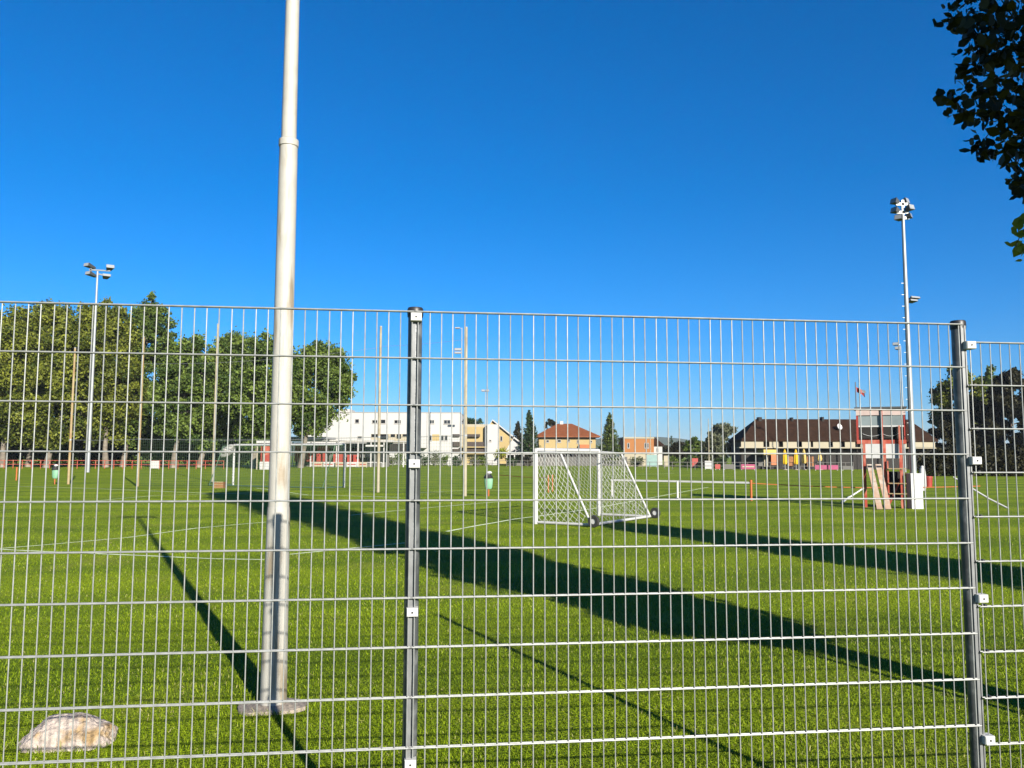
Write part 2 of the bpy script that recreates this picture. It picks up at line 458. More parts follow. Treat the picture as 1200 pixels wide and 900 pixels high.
# ------------------------------------------------------------------ foliage helpers
def leaf_mesh(name, C, size, material, up=0.4, tint=None, shape='quad', aspect=0.7):
    """C: leaf centres (N,3). Each leaf is a small bent pair of faces."""
    N = len(C)
    nrm = rng.normal(size=(N, 3)); nrm[:, 2] += up
    nrm /= np.linalg.norm(nrm, axis=1)[:, None]
    a = np.cross(nrm, rng.normal(size=(N, 3))); a /= np.linalg.norm(a, axis=1)[:, None]
    b = np.cross(nrm, a)
    s = size * (0.6 + 0.8 * rng.random(N))[:, None]
    if shape == 'quad':
        P = [C - a * s * 0.5, C + b * s * 0.5 * aspect + nrm * s * 0.08, C + a * s * 0.5, C - b * s * 0.5 * aspect + nrm * s * 0.08]
        tri = [(0, 1, 2), (0, 2, 3)]
    else:   # pointed leaf of six points
        P = [C - a * s * 0.5, C - a * s * 0.22 + b * s * 0.36, C + a * s * 0.12 + b * s * 0.33 + nrm * s * 0.06, C + a * s * 0.55,
             C + a * s * 0.12 - b * s * 0.33 + nrm * s * 0.06, C - a * s * 0.22 - b * s * 0.36]
        tri = [(0, 1, 2), (0, 2, 3), (0, 3, 4), (0, 4, 5)]
    K = len(P)
    V = np.stack(P, 1)
    me = bpy.data.meshes.new(name)
    me.vertices.add(N * K); me.vertices.foreach_set('co', V.ravel())
    T = len(tri)
    li = np.empty((N, T, 3), dtype=np.int32)
    base = np.arange(N) * K
    for t, q in enumerate(tri):
        for j in range(3): li[:, t, j] = base + q[j]
    me.loops.add(N * T * 3); me.loops.foreach_set('vertex_index', li.ravel())
    me.polygons.add(N * T); me.polygons.foreach_set('loop_start', np.arange(N * T, dtype=np.int32) * 3)
    me.update(calc_edges=True); me.validate()
    if tint is None: tint = rng.random(N)
    at_ = me.attributes.new('tint', 'FLOAT', 'POINT')
    at_.data.foreach_set('value', np.repeat(np.clip(tint, 0, 1), K).astype(np.float32))
    me.materials.append(material)
    return me

def clumps(centres, radii, per, flat=0.75):
    out = []; tin = []
    for c, r in zip(centres, radii):
        n = max(4, int(per * random.uniform(0.75, 1.25)))
        d = rng.normal(size=(n, 3)); d /= np.linalg.norm(d, axis=1)[:, None]
        rr = r * rng.random(n) ** 0.45
        p = d * rr[:, None] * (1.0 + 0.35 * (rng.random(n) < 0.15))[:, None]; p[:, 2] *= flat
        out.append(np.asarray(c) + p)
        tin.append(np.clip(rng.normal(random.uniform(0.12, 0.8), 0.2, n), 0, 1))
    return np.concatenate(out), np.concatenate(tin)

def tree(name, label, base, height, hw, z0, leafm, bark, nclump=70, per=130, leaf=0.42, trunk_r=0.3, lean=0.0, depth=None, group=None, top=0.55, skew=0.0):
    """broad-leaved tree: tapered trunk with limbs and a crown of leaf clumps"""
    t = thing(name, label, 'tree', base, 0, group)
    depth = depth or hw
    zc = (height + z0) / 2; hz = (height - z0) / 2
    cs = []; rs = []
    for i in range(nclump):
        while True:
            p = rng.uniform(-1, 1, 3)
            rr = np.linalg.norm(p)
            if 0.25 < rr <= 1.0 and (rr > 0.55 or random.random() < 0.35): break
        zrel = p[2]
        wz = 1.0 - 0.18 * max(0, zrel)
        cr = min(hw, hz) * random.uniform(0.12, 0.28)
        k = 1.0 - 0.75 * cr / max(hw, hz)
        cs.append((p[0] * hw * wz * k + skew * zrel * hw + lean * (zc + zrel * hz), p[1] * depth * wz * k, zc + zrel * hz * (1.0 - 0.6 * cr / hz)))
        rs.append(cr)
    for i in sorted(range(nclump), key=lambda q: -cs[q][2])[:4]:      # no clump floats free of the crown
        c = Vector(cs[i]); low = Vector((lean * zc * 1.1, 0, zc + hz * 0.35))
        for f in (0.75, 0.5): cs.append(tuple(c.lerp(low, 1 - f))); rs.append(max(rs[i], 0.16 * min(hw, hz)))
    C, T = clumps(cs, rs, per)
    # stray twigs that break the outline
    ns = len(C) // 14
    idx = rng.integers(0, len(C), ns)
    ctr = np.array([0, 0, zc]); ex = C[idx] + (C[idx] - ctr) / np.linalg.norm(C[idx] - ctr, axis=1)[:, None] * rng.uniform(0, 0.9, ns)[:, None] * hw * 0.16
    C = np.concatenate([C, ex]); T = np.concatenate([T, T[idx]])
    keep = C[:, 2] > z0 * 0.85
    link('crown', leaf_mesh('crown', C[keep], leaf, leafm, tint=T[keep]), t)
    m = MB()
    zt = z0 + (height - z0) * 0.62
    pts = [(lean * z + random.uniform(-0.12, 0.12) * (z > 0), random.uniform(-0.12, 0.12) * (z > 0), z) for z in np.linspace(0, zt, 7)]
    m.tube(pts, [trunk_r * (1.35 if i == 0 else 1.0 - 0.11 * i) for i in range(7)], 9)
    order = list(range(nclump)); random.shuffle(order); order.sort(key=lambda q: -cs[q][2] if cs[q][2] > zc + hz * 0.8 else 0)
    for i in order[:12]:
        c = Vector(cs[i]); zs = max(z0 * 0.8, min(zt * 0.95, c.z - 0.45 * math.hypot(c.x, c.y)))
        a = Vector((lean * zs, 0, zs)); mid = a.lerp(c, 0.5) + Vector((0, 0, -0.06 * (c - a).length))
        m.tube([a, mid, c], [trunk_r * 0.42, trunk_r * 0.26, trunk_r * 0.08], 6)
    m.build('trunk', bark, t, smooth=True)
    return t

def conifer(label, base, height, hw, leafm, tiers=20, per=200, leaf=0.4):
    t = thing('conifer_tree', label, 'tree', base)
    C = []; T = []
    for i in range(tiers):
        z = height * (0.06 + 0.92 * i / tiers)
        r = hw * (1 - (z / height)) ** 0.85 * random.uniform(0.85, 1.1) + 0.12
        nb = max(5, int(11 * (1 - i / tiers)) + 4)
        for k in range(nb):
            a = random.uniform(0, 2 * math.pi); L = r * random.uniform(0.75, 1.15)
            n = max(6, int(per / nb * (0.3 + L / hw)))
            s = rng.random(n) ** 0.7
            w = 0.22 * L * (1 - s * 0.7) + 0.08
            C.append(np.stack([np.cos(a) * s * L + rng.normal(0, 1, n) * w * 0.5, np.sin(a) * s * L + rng.normal(0, 1, n) * w * 0.5,
                               z - 0.28 * s * L + 0.12 * s * s * L + rng.normal(0, 1, n) * 0.16], 1))
            T.append(np.clip(rng.normal(random.uniform(0.2, 0.75), 0.18, n), 0, 1))
    n = 40
    C.append(np.stack([rng.normal(0, 0.1, n), rng.normal(0, 0.1, n), height * (0.94 + 0.07 * rng.random(n))], 1)); T.append(np.full(n, 0.6))
    link('crown', leaf_mesh('crown', np.concatenate(C), leaf, leafm, up=0.1, tint=np.concatenate(T), aspect=0.4), t)
    MB().tube([(0, 0, 0), (0, 0, height * 0.5), (0, 0, height * 0.95)], [0.24, 0.14, 0.03], 8).build('trunk', M_BARKD, t, smooth=True)
    return t

def bush(name, label, base, hw, h, leafm, n=16, per=60, leaf=0.28, cat='bush', group=None, depth=None):
    t = thing(name, label, cat, base, 0, group)
    cs = [(random.uniform(-1, 1) * hw * 0.75, random.uniform(-1, 1) * (depth or hw) * 0.7, h * random.uniform(0.2, 0.8)) for _ in range(n)]
    C, T = clumps(cs, [random.uniform(0.2, 0.38) * h + 0.1 for _ in cs], per)
    C[:, 2] = np.abs(C[:, 2])
    link('foliage', leaf_mesh('foliage', C, leaf, leafm, tint=T), t)
    m = MB()
    for c in cs[:5]: m.tube([(c[0] * 0.2, c[1] * 0.2, 0), c], [0.05, 0.02], 5)
    m.build('stem', M_BARKD, t)
    return t

# ------------------------------------------------------------------ the fence in the foreground
FA = R(6.8)
FU = Vector((math.cos(FA), math.sin(FA), 0))
P1 = Vector((-0.414, 3.425, 0))
PITCHW = 2.51
TOPZ = 2.432

def fence_mesh_panel(label, s0, dz, end_gap=0.0):
    t = thing('mesh_fence', label, 'fence', P1 + FU * s0 + Vector((0, 0, dz)), FA, 'wire mesh fence panels')
    n = 51
    W = 2.50
    zr = [TOPZ - 0.2 * k for k in range(13)]
    for i in range(n):
        x = 0.006 + (W - 0.012) * i / (n - 1)
        o = link('upright_wire', V_ROD, t, (x, 0, zr[-1] - 0.03))
        # hand-made unevenness of welded wire
        o.rotation_euler = (0, random.uniform(-0.0008, 0.0008), random.uniform(0, 3))
    for z in zr:
        link('cross_wire', H_ROD, t, (0, -0.0075, z))
        link('cross_wire', H_ROD, t, (0, 0.0075, z))
    return t

m = MB().tube([(0, 0, 0), (0, 0, 2.4 + 0.034)], 0.00255, 8)
V_ROD = m.mesh('upright_wire', M_GALV, True)
m = MB().tube([(-0.012, 0, 0), (2.512, 0, 0)], 0.0034, 8)
H_ROD = m.mesh('cross_wire', M_GALV, True)

panels = [fence_mesh_panel('long wire mesh fence panel left of the capped post near the white pole', -2.506, 0.0),
          fence_mesh_panel('middle wire mesh fence panel between the two black capped posts', 0.006, 0.0),
          fence_mesh_panel('wire mesh fence panel at the right edge, hung lower than its neighbour', 2.55, -0.083),
          fence_mesh_panel('wire mesh fence panel beyond the right edge of the view', 5.075, -0.083)]

def fence_post(label, s, clamps, right_side):
    t = thing('fence_post', label, 'post', P1 + FU * s, FA, 'fence posts')
    h = 2.435
    # hollow-looking profile: round tube with a raised centre rib and a dark groove
    yb = 0.043
    m = MB().tube([(0, yb, -0.25), (0, yb, h)], 0.0305, 24)
    m.build('tube', M_POST, t, smooth=True)
    for x0, x1 in ((-0.011, 0.003), (0.0075, 0.0135)):
        MB().box(x0, x1, 0.0095, 0.019, 0.0, h - 0.006).build('cover_strip', M_STRIP, t)
    cap = MB().lathe([(0.0305, -0.020), (0.0335, -0.020), (0.0345, -0.006), (0.0345, 0.014), (0.031, 0.021), (0.0, 0.024)], 24, (0, yb, h))
    cap.build('cap', M_BLACK, t, smooth=True)
    for z in clamps:
        cx = 0.021 if right_side else 0.004
        mb = MB()
        w, hh = 0.0235, 0.018
        # plate with chamfered edge
        mb.add([(cx - w, -0.014, z - hh), (cx + w, -0.014, z - hh), (cx + w, -0.014, z + hh), (cx - w, -0.014, z + hh),
                (cx - w + 0.003, -0.019, z - hh + 0.003), (cx + w - 0.003, -0.019, z - hh + 0.003), (cx + w - 0.003, -0.019, z + hh - 0.003), (cx - w + 0.003, -0.019, z + hh - 0.003),
                (cx - w, 0.03, z - hh), (cx + w, 0.03, z - hh), (cx + w, 0.03, z + hh), (cx - w, 0.03, z + hh)],
               [(4, 5, 6, 7), (0, 1, 5, 4), (1, 2, 6, 5), (2, 3, 7, 6), (3, 0, 4, 7), (0, 8, 9, 1), (1, 9, 10, 2), (2, 10, 11, 3), (3, 11, 8, 0)])
        c = mb.build('clamp', M_CLAMP, t)
        MB().lathe([(0.0, -0.004), (0.0045, -0.003), (0.0045, 0.003), (0.0, 0.004)], 6, (0, 0, 0)).build('bolt', M_DKST, c, (cx, -0.0195, z))
    if right_side:
        for k in range(11):
            MB().box(0.036, 0.047, -0.002, 0.02, TOPZ - 0.083 - 0.2 * (k + 1) - 0.0075, TOPZ - 0.083 - 0.2 * (k + 1) + 0.0085).build('rubber_buffer', M_BLACK, t)
    return t

fence_post('black capped fence post with clamps joining the left and middle fence panels', 0.0, [2.408, 1.785, 1.175, 0.57], False)
fence_post('black capped fence post at the right, its clamps holding the lower hung panel', 2.53, [2.335, 1.803, 1.185, 0.57], True)
fence_post('fence post beyond the left edge of the view', -2.512, [2.408, 1.785, 1.175], False)
fence_post('fence post beyond the right edge of the view', 5.06, [2.335, 1.803, 1.185], False)

# ------------------------------------------------------------------ tall white pole with its footing
pb = gp(320, 829)
t = thing('lamp_pole', 'tall stepped white steel pole standing on a concrete footing behind the fence', 'pole', pb)
zA = at(327, 594, pb.y).z; zB = at(341, 172, pb.y).z
MB().tube([(0, 0, -0.1), (0, 0, zA - 0.05), (0, 0, zA)], [0.096, 0.083, 0.080], 28).build('lower_section', M_POLE, t, smooth=True)
MB().tube([(0, 0, zA - 0.02), (0, 0, zB)], [0.077, 0.068], 28).build('middle_section', M_POLE, t, smooth=True)
MB().tube([(0, 0, zB), (0, 0, zB), (0, 0, zB + 0.05), (0, 0, zB + 0.062)], [0.068, 0.0745, 0.0745, 0.058], 28).build('joint_collar', M_POLE, t, smooth=True)
MB().tube([(0, 0, zB + 0.04), (0, 0, 7.7)], [0.057, 0.042], 24).build('upper_section', M_POLE, t, smooth=True)
MB().bar((-0.56, 0, 7.65), (0.56, 0, 7.65), 0.12, 0.13).build('cross_arm', M_POLE, t)
# footing slab with broken edge
sl = MB(); ring = []
for k in range(18):
    a = 2 * math.pi * k / 18
    ring.append((0.25 * math.copysign(abs(math.cos(a)) ** 0.6, math.cos(a)) * random.uniform(0.9, 1.05), 0.18 * math.copysign(abs(math.sin(a)) ** 0.6, math.sin(a)) * random.uniform(0.85, 1.05)))
n = len(ring)
vs = [(x, y, -0.05) for x, y in ring] + [(x * 0.97, y * 0.97, 0.022 + random.uniform(-0.006, 0.006)) for x, y in ring] + [(x * 0.6, y * 0.6, 0.035 + random.uniform(-0.004, 0.004)) for x, y in ring]
fs = [(i, (i + 1) % n, n + (i + 1) % n, n + i) for i in range(n)] + [(n + i, n + (i + 1) % n, 2 * n + (i + 1) % n, 2 * n + i) for i in range(n)] + [tuple(range(2 * n, 3 * n))]
o = sl.add(vs, fs).build('footing', M_CONC, t, (0.0, -0.02, 0), smooth=True)
o.rotation_euler = (0, 0, R(10))

# stone in the grass
import bmesh
from mathutils import noise as mnoise
bm = bmesh.new(); bmesh.ops.create_icosphere(bm, subdivisions=6, radius=1.0)
for v in bm.verts:
    p = v.co.copy()
    # slab cut by planes gives broken stone faces
    for nx, d in (((0.25, -0.6, 0.76), 0.72), ((-0.7, -0.2, 0.68), 0.74), ((0.6, 0.1, 0.79), 0.76), ((0, 0, 1), 0.74), ((1, -0.1, 0.1), 0.86), ((-0.95, -0.3, 0.1), 0.9), ((0.1, -1, 0.05), 0.8)):
        nv = Vector(nx).normalized(); e = p.dot(nv) - d
        if e > 0: p -= nv * e * 0.93
    q = p * 1.0
    p += v.normal * (0.06 * mnoise.fractal(q * 2.3, 1.0, 2.0, 4) + 0.030 * mnoise.fractal(q * 7, 0.8, 2.1, 5) + 0.03 * max(0, mnoise.noise(Vector((q.x * 3, q.y * 3, q.z * 14)))))
    v.co = Vector((p.x * 0.305, p.y * 0.17, p.z * 0.215))
bmesh.ops.recalc_face_normals(bm, faces=bm.faces)
me = bpy.data.meshes.new('stone'); bm.to_mesh(me); bm.free(); me.materials.append(M_ROCK); me.shade_smooth()
sb = gp(71, 876)
o = link('stone', me, None, (sb.x, sb.y + 0.06, 0.005)); o.rotation_euler = (R(-6), R(-5), R(6))
tag(o, 'pale broken stone lying in the grass at the lower left', 'stone')

# ------------------------------------------------------------------ nets
def net_quad(mb, a, b, c, d, cell, r, diag=True):
    """cords across the quad a-b-c-d (a->b bottom, d->c top) in a diamond or square lattice"""
    a, b, c, d = map(Vector, (a, b, c, d))
    nu = max(2, round((b - a).length / cell)); nv = max(2, round((d - a).length / cell))
    def P(i, j):
        u = i / nu; v = j / nv
        p = a.lerp(b, u).lerp(d.lerp(c, u), v)
        sag = math.sin(math.pi * u) * math.sin(math.pi * v) * 0.03
        return p + Vector((0, 0, -sag))
    nrm = (b - a).cross(d - a).normalized()
    def cord(p, q):
        dd = (q - p).normalized(); s = dd.cross(nrm).normalized()
        vs = []
        for e in (p, q):
            vs += [e + s * r, e - s * r * 0.5 + nrm * r * 0.87, e - s * r * 0.5 - nrm * r * 0.87]
        mb.add(vs, [(0, 1, 4, 3), (1, 2, 5, 4), (2, 0, 3, 5)])
    for i in range(nu + 1):
        for j in range(nv + 1):
            if diag:
                if (i + j) % 2 == 0:
                    if i < nu and j < nv: cord(P(i, j), P(i + 1, j + 1))
                    if i > 0 and j < nv: cord(P(i, j), P(i - 1, j + 1))
            else:
                if i < nu: cord(P(i, j), P(i + 1, j))
                if j < nv: cord(P(i, j), P(i, j + 1))

def wheel(parent, c, axis_dir):
    """small black wheel with a pale hub; axis along axis_dir"""
    w = link('wheel', None, parent) if False else None
    m = MB()
    prof = []
    R0, r0, wd = 0.155, 0.07, 0.05
    n = 20
    ax = Vector(axis_dir).normalized(); up = Vector((0, 0, 1)); s = ax.cross(up).normalized()
    vs = []; fs = []
    rings = [(r0, -wd), (R0 * 0.93, -wd), (R0, -wd * 0.6), (R0, wd * 0.6), (R0 * 0.93, wd), (r0, wd)]
    for (r, h) in rings:
        for k in range(n):
            a = 2 * math.pi * k / n
            vs.append(Vector(c) + ax * h + s * (r * math.cos(a)) + up * (r * math.sin(a)))
    for i in range(len(rings)):
        i2 = (i + 1) % len(rings)
        for k in range(n):
            fs.append((i * n + k, i * n + (k + 1) % n, i2 * n + (k + 1) % n, i2 * n + k))
    tyre = m.add(vs, fs).build('tyre', M_RUB, parent, smooth=True)
    MB().tube([Vector(c) - ax * wd * 0.7, Vector(c) + ax * wd * 0.7], 0.068, 14).build('rim', M_WHITE, tyre)

def goal(label, A, B, H, dtop, dbot, side, cell, cr, post=0.055, wheels=False, netmat=None, diag=True, stay=None):
    stay = stay or M_WHITE
    """goal with posts at A and B; side = unit vector from the mouth to the back"""
    A = Vector(A); B = Vector(B); side = Vector(side).normalized()
    t = thing('football_goal', label, 'goal', A)
    b = B - A
    Z = Vector((0, 0, 1))
    for p in (Vector((0, 0, 0)), b):
        MB().tube([p, p + Z * H], post, 14).build('post', M_WHITE, t, smooth=True)
    u = b.normalized()
    MB().tube([Z * (H - 0.02), b + Z * (H - 0.02)], post * 0.95, 14).build('crossbar', M_WHITE, t, smooth=True)
    for p in (Vector((0, 0, 0)), b):
        tp = p + Z * (H - 0.05); bk = p + side * dtop + Z * (H - 0.10); ft = p + side * dbot + Z * 0.06
        MB().tube([tp, bk], 0.022, 8).build('top_stay', stay, t, smooth=True)
        MB().tube([bk, ft], 0.030, 8).build('slanted_stay', stay, t, smooth=True)
        MB().tube([p + Z * 0.05, ft], 0.034, 8).build('ground_bar', stay, t, smooth=True)
    MB().tube([side * dbot + Z * 0.06, b + side * dbot + Z * 0.06], 0.036, 8).build('ground_bar', stay, t, smooth=True)
    MB().tube([side * dtop + Z * (H - 0.10), b + side * dtop + Z * (H - 0.10)], 0.018, 8).build('top_rail', stay, t, smooth=True)
    m = MB()
    q = [Vector((0, 0, 0)), b]
    zt = Z * (H - 0.08); zb = Z * 0.07
    net_quad(m, side * dbot + zb, b + side * dbot + zb, b + side * dtop + zt, side * dtop + zt, cell, cr, diag)
    net_quad(m, side * dtop + zt, b + side * dtop + zt, b + zt, zt, cell, cr, diag)
    for p in q:
        net_quad(m, p + zb, p + side * dbot + zb, p + side * dtop + zt, p + zt, cell, cr, diag)
    tag(m.build('net', netmat or M_NET, t), kind='stuff')
    if wheels:
        for p in (-u * 0.10, b + u * 0.10):
            wheel(t, p + side * (dbot + 0.12) + Z * 0.158, u)
    return t

ga = gp(628, 614); gb = gp(702, 604.5)
mouth = (gb - ga).normalized(); back = Vector((mouth.y, -mouth.x, 0))
goal('portable white football goal with wheels and net on the near part of the lawn', ga, gb, 2.0, 0.76, 1.68, back, 0.10, 0.0042, wheels=True)
ga2 = gp(273, 568.5); gb2 = gp(403, 571.5)
mo2 = (gb2 - ga2).normalized(); back2 = Vector((mo2.y, -mo2.x, 0))
goal('large white football goal seen from behind, left, in front of the red pavilion', ga2, gb2, 2.44, 0.9, 1.9, back2, 0.16, 0.003, post=0.065, netmat=M_GNET, diag=False, stay=M_GNET)

# bundled white net hung over the corner of the far goal
bm = bmesh.new(); bmesh.ops.create_icosphere(bm, subdivisions=4, radius=1.0)
for v in bm.verts:
    p = v.co.copy()
    p += v.normal * (0.35 * mnoise.fractal(p * 1.6, 1.0, 2.0, 4))
    p.x *= 0.55 if p.z > 0 else 0.75
    v.co = Vector((p.x * 0.62 + 0.22 * p.z, p.y * 0.3, p.z * 0.36))
me = bpy.data.meshes.new('net_bundle'); bm.to_mesh(me); bm.free(); me.materials.append(M_FRAME); me.shade_smooth()
o = link('net_bundle', me, None, ga2 + Vector((-0.25, -0.35, 2.08)))
tag(o, 'crumpled white net bundle hung over the left corner of the far goal', 'net')

# ball catching net between tall poles
def catch_pole(px, pyb, pyt, matl, label, r=0.075):
    b = gp(px, pyb)
    top = at(px + (px - 637) * -9.7e-5 * (pyb - pyt), pyt, b.y).z
    t = thing('net_pole', label, 'pole', b, 0, 'poles of the ball catching net')
    MB().tube([(0, 0, -0.1), (0, 0, top * 0.5), (0, 0, top)], [r, r * 0.92, r * 0.8], 14).build('shaft', matl, t, smooth=True)
    MB().tube([(0, 0, top), (0, 0, top + 0.03), (0, 0, top + 0.05)], [r * 0.95, r * 0.95, r * 0.3], 12).build('cap', M_MAST, t, smooth=True)
    MB().tube([(0, 0, 2.68), (0, 0, 2.76)], r * 1.12, 12).build('cable_band', M_MAST, t, smooth=True)
    return b, top
NP = [catch_pole(80, 567.5, 408, M_WOODP, 'yellowish net pole furthest left, before the tall trees'),
      catch_pole(161, 570, 395, M_WOODP, 'yellowish net pole with the gap in the trees behind it'),
      catch_pole(443, 577, 383, M_CREAMP, 'cream net pole just right of the far goal'),
      catch_pole(545, 581.5, 384, M_CREAMP, 'cream net pole in front of the white apartment block, right of the fence post')]
catch_pole(249, 565, 380, M_CREAMP, 'pale net pole left of the far goal before the lower trees')
def cable(a, b, sag, r, label):
    m = MB(); pts = [a.lerp(b, k / 12) + Vector((0, 0, -sag * 4 * (k / 12) * (1 - k / 12))) for k in range(13)]
    tag(m.tube(pts, r, 5).build('net_cable', M_MAST), label, 'cable', 'cables of the ball catching net')
Zc = 2.72
cable(NP[1][0] + Vector((0, 0, Zc)), NP[2][0] + Vector((0, 0, Zc)), 0.10, 0.011, 'low cable from the pole at the tree gap to the pole beside the far goal')
cable(NP[0][0] + Vector((0, 0, Zc)), NP[1][0] + Vector((0, 0, Zc)), 0.05, 0.009, 'low cable between the two yellowish poles at the left')
cable(NP[2][0] + Vector((0, 0, Zc)), NP[3][0] + Vector((0, 0, Zc)), 0.03, 0.009, 'low cable between the two cream poles in the middle')
cable(NP[1][0] + Vector((0, 0, 7.1)), NP[2][0] + Vector((0, 0, 7.2)), 0.25, 0.007, 'thin top cable above the far goal between two poles')
cable(NP[2][0] + Vector((0, 0, 7.25)), NP[3][0] + Vector((0, 0, 7.1)), 0.05, 0.007, 'thin top cable between the two cream poles in the middle')
m = MB()
for (a, b) in ((NP[1][0], NP[2][0]), (NP[2][0], NP[3][0])):
    L = (b - a).length; k = int(L / 0.16)
    for i in range(k + 1):
        p = a.lerp(b, i / k); m.bar(p + Vector((0, 0, 0.03)), p + Vector((0, 0, Zc)), 0.005)
    for j in range(17):
        z = 0.03 + (Zc - 0.03) * j / 16; m.bar(a + Vector((0, 0, z)), b + Vector((0, 0, z)), 0.005)
o = m.build('catch_net', M_GNET); tag(o, 'thin green ball catching net strung between the poles behind the far goal', 'net')
o['kind'] = 'stuff'

# ------------------------------------------------------------------ floodlight masts
def flood(parent, c, yaw, tilt, w=0.55, h=0.35, d=0.22):
    m = MB()
    rot = Matrix.Rotation(yaw, 3, 'Z') @ Matrix.Rotation(tilt, 3, 'X')
    def q(x, y, z): return Vector(c) + rot @ Vector((x, y, z))
    vs = [q(x, y, z) for (y, k) in ((-d / 2, 1.0), (d / 2, 0.55)) for (x, z) in ((-w / 2 * k, -h / 2 * k), (w / 2 * k, -h / 2 * k), (w / 2 * k, h / 2 * k), (-w / 2 * k, h / 2 * k))]
    o = m.add(vs, [(3, 2, 1, 0), (4, 5, 6, 7), (0, 1, 5, 4), (1, 2, 6, 5), (2, 3, 7, 6), (3, 0, 4, 7)]).build('floodlight', M_LAMP, parent)
    k = 0.9
    e = -d / 2 - 0.012
    MB().add([q(-w / 2 * k, e, -h / 2 * k), q(w / 2 * k, e, -h / 2 * k), q(w / 2 * k, e, h / 2 * k), q(-w / 2 * k, e, h / 2 * k)], [(0, 1, 2, 3)]).build('glass', M_GLASS, o)

def mast(label, base, H, r0, r1, heads, arms, group='floodlight masts'):
    t = thing('floodlight_mast', label, 'light mast', base, 0, group)
    MB().tube([(0, 0, -0.1), (0, 0, H * 0.5), (0, 0, H)], [r0, (r0 + r1) / 2, r1], 16).build('mast_tube', M_MAST, t, smooth=True)
    for a in arms:
        MB().bar(a[0], a[1], 0.08 * r0 / 0.1, 0.08 * r0 / 0.1).build('cross_arm', M_MAST, t)
    for h in heads: flood(t, *h)
    return t

b = gp(103, 553.5)
s = b.y / FPX
H = at(112, 318, b.y).z
mast('tall slim floodlight mast before the trees at the left', b, H, 0.17, 0.10,
     [((-9 * s, 0, H + 6 * s), R(-25), R(-12), 9 * s, 4 * s, 1.0), ((-8 * s, 0.2, H - 3.5 * s), R(-25), R(-12), 9 * s, 4 * s, 1.0),
      ((14 * s, 0, H + 4 * s), R(35), R(-12), 9 * s, 4 * s, 1.0), ((9 * s, 0.2, H - 6 * s), R(35), R(-12), 9 * s, 3 * s, 1.0)],
     [((-10 * s, 0, H + 2 * s), (15 * s, 0, H + 0.5 * s)), ((-8 * s, 0, H - 5 * s), (-8 * s, 0, H + 5 * s)), ((0, 0, H - 3 * s), (10 * s, 0, H - 5 * s))])

b = gp(1072, 596)
Hm = at(1058, 250, b.y).z
s = b.y / FPX
mr_ = mast('floodlight mast with a white base box beside the red tower', b, Hm, 0.115, 0.055,
     [((-8 * s, 0, Hm + 14 * s), R(-70), R(-15), 0.27, 0.20, 0.24), ((4 * s, 0.1, Hm + 15 * s), R(40), R(-15), 0.27, 0.20, 0.24),
      ((-8 * s, 0, Hm + 3 * s), R(-70), R(-15), 0.27, 0.20, 0.24), ((6 * s, -0.1, Hm + 5 * s), R(25), R(-15), 0.27, 0.20, 0.24),
      ((-4 * s, 0, Hm - 6 * s), R(-50), R(-15), 0.28, 0.2, 0.24), ((6 * s, 0, Hm - 4 * s), R(50), R(-15), 0.26, 0.18, 0.22)],
     [((0, 0, Hm - 0.05), (0, 0, Hm + 16 * s)), ((-8 * s, 0, Hm + 1 * s), (7 * s, 0, Hm + 1 * s)), ((-8 * s, 0, Hm + 11 * s), (6 * s, 0, Hm + 11 * s)), ((-5 * s, 0, Hm - 6 * s), (7 * s, 0, Hm - 6 * s))])
MB().box(-0.20, 0.20, -0.22, 0.17, 0, 1.20).build('base_box', M_WHITE, mr_)
MB().box(-0.215, 0.215, -0.235, 0.185, 1.202, 1.235).build('box_lid', M_WHITE, mr_)
for k in range(14):
    z = 2.6 + k * 0.42
    MB().bar((-0.16, 0, z), (-0.06, 0, z), 0.016).build('climbing_step', M_MAST, mr_)

def lamp_pole(label, px, pyb, pyt, Y, r, heads):
    Y *= 1.13
    p = at(px, pyb, Y); H = at(px, pyt, Y).z
    t = thing('lamp_post', label, 'lamp post', (p.x, Y, 0), 0, 'lamp posts behind the pitch')
    MB().tube([(0, 0, -0.1), (0, 0, H)], [r, r * 0.6], 12).build('shaft', M_MAST, t, smooth=True)
    for (dx, dz, w, h, yaw) in heads:
        MB().bar((0, 0, H + dz - 0.02), (dx, 0, H + dz), 0.07).build('arm', M_MAST, t)
        flood(t, (dx, 0, H + dz), yaw, R(-20), w, h, 0.35)
    return t
lamp_pole('lamp post with two flat heads half hidden by the floodlight mast', 1071.5, 556, 351, 44, 0.09, [(0.40, 0.06, 0.75, 0.12, R(20)), (0.30, -0.12, 0.6, 0.12, R(20))])
lamp_pole('small lamp post left of the floodlight mast above the red tower', 1061, 551, 405, 85, 0.10, [(-0.55, 0.15, 0.7, 0.35, R(-30)), (-0.35, -0.35, 0.6, 0.35, R(-30))])
lamp_pole('far lamp post with heads to the left just beside the cream net pole', 540, 545, 384, 128, 0.12, [(-0.8, -0.1, 1.0, 0.25, 0), (-0.7, -4.0, 1.3, 0.5, 0), (-0.7, -4.6, 1.3, 0.4, 0)])
lamp_pole('far short lamp post above the right end of the white apartment block', 568.5, 545, 458, 128, 0.10, [(-0.4, 0, 0.7, 0.4, 0), (0.35, 0, 0.6, 0.4, 0)])
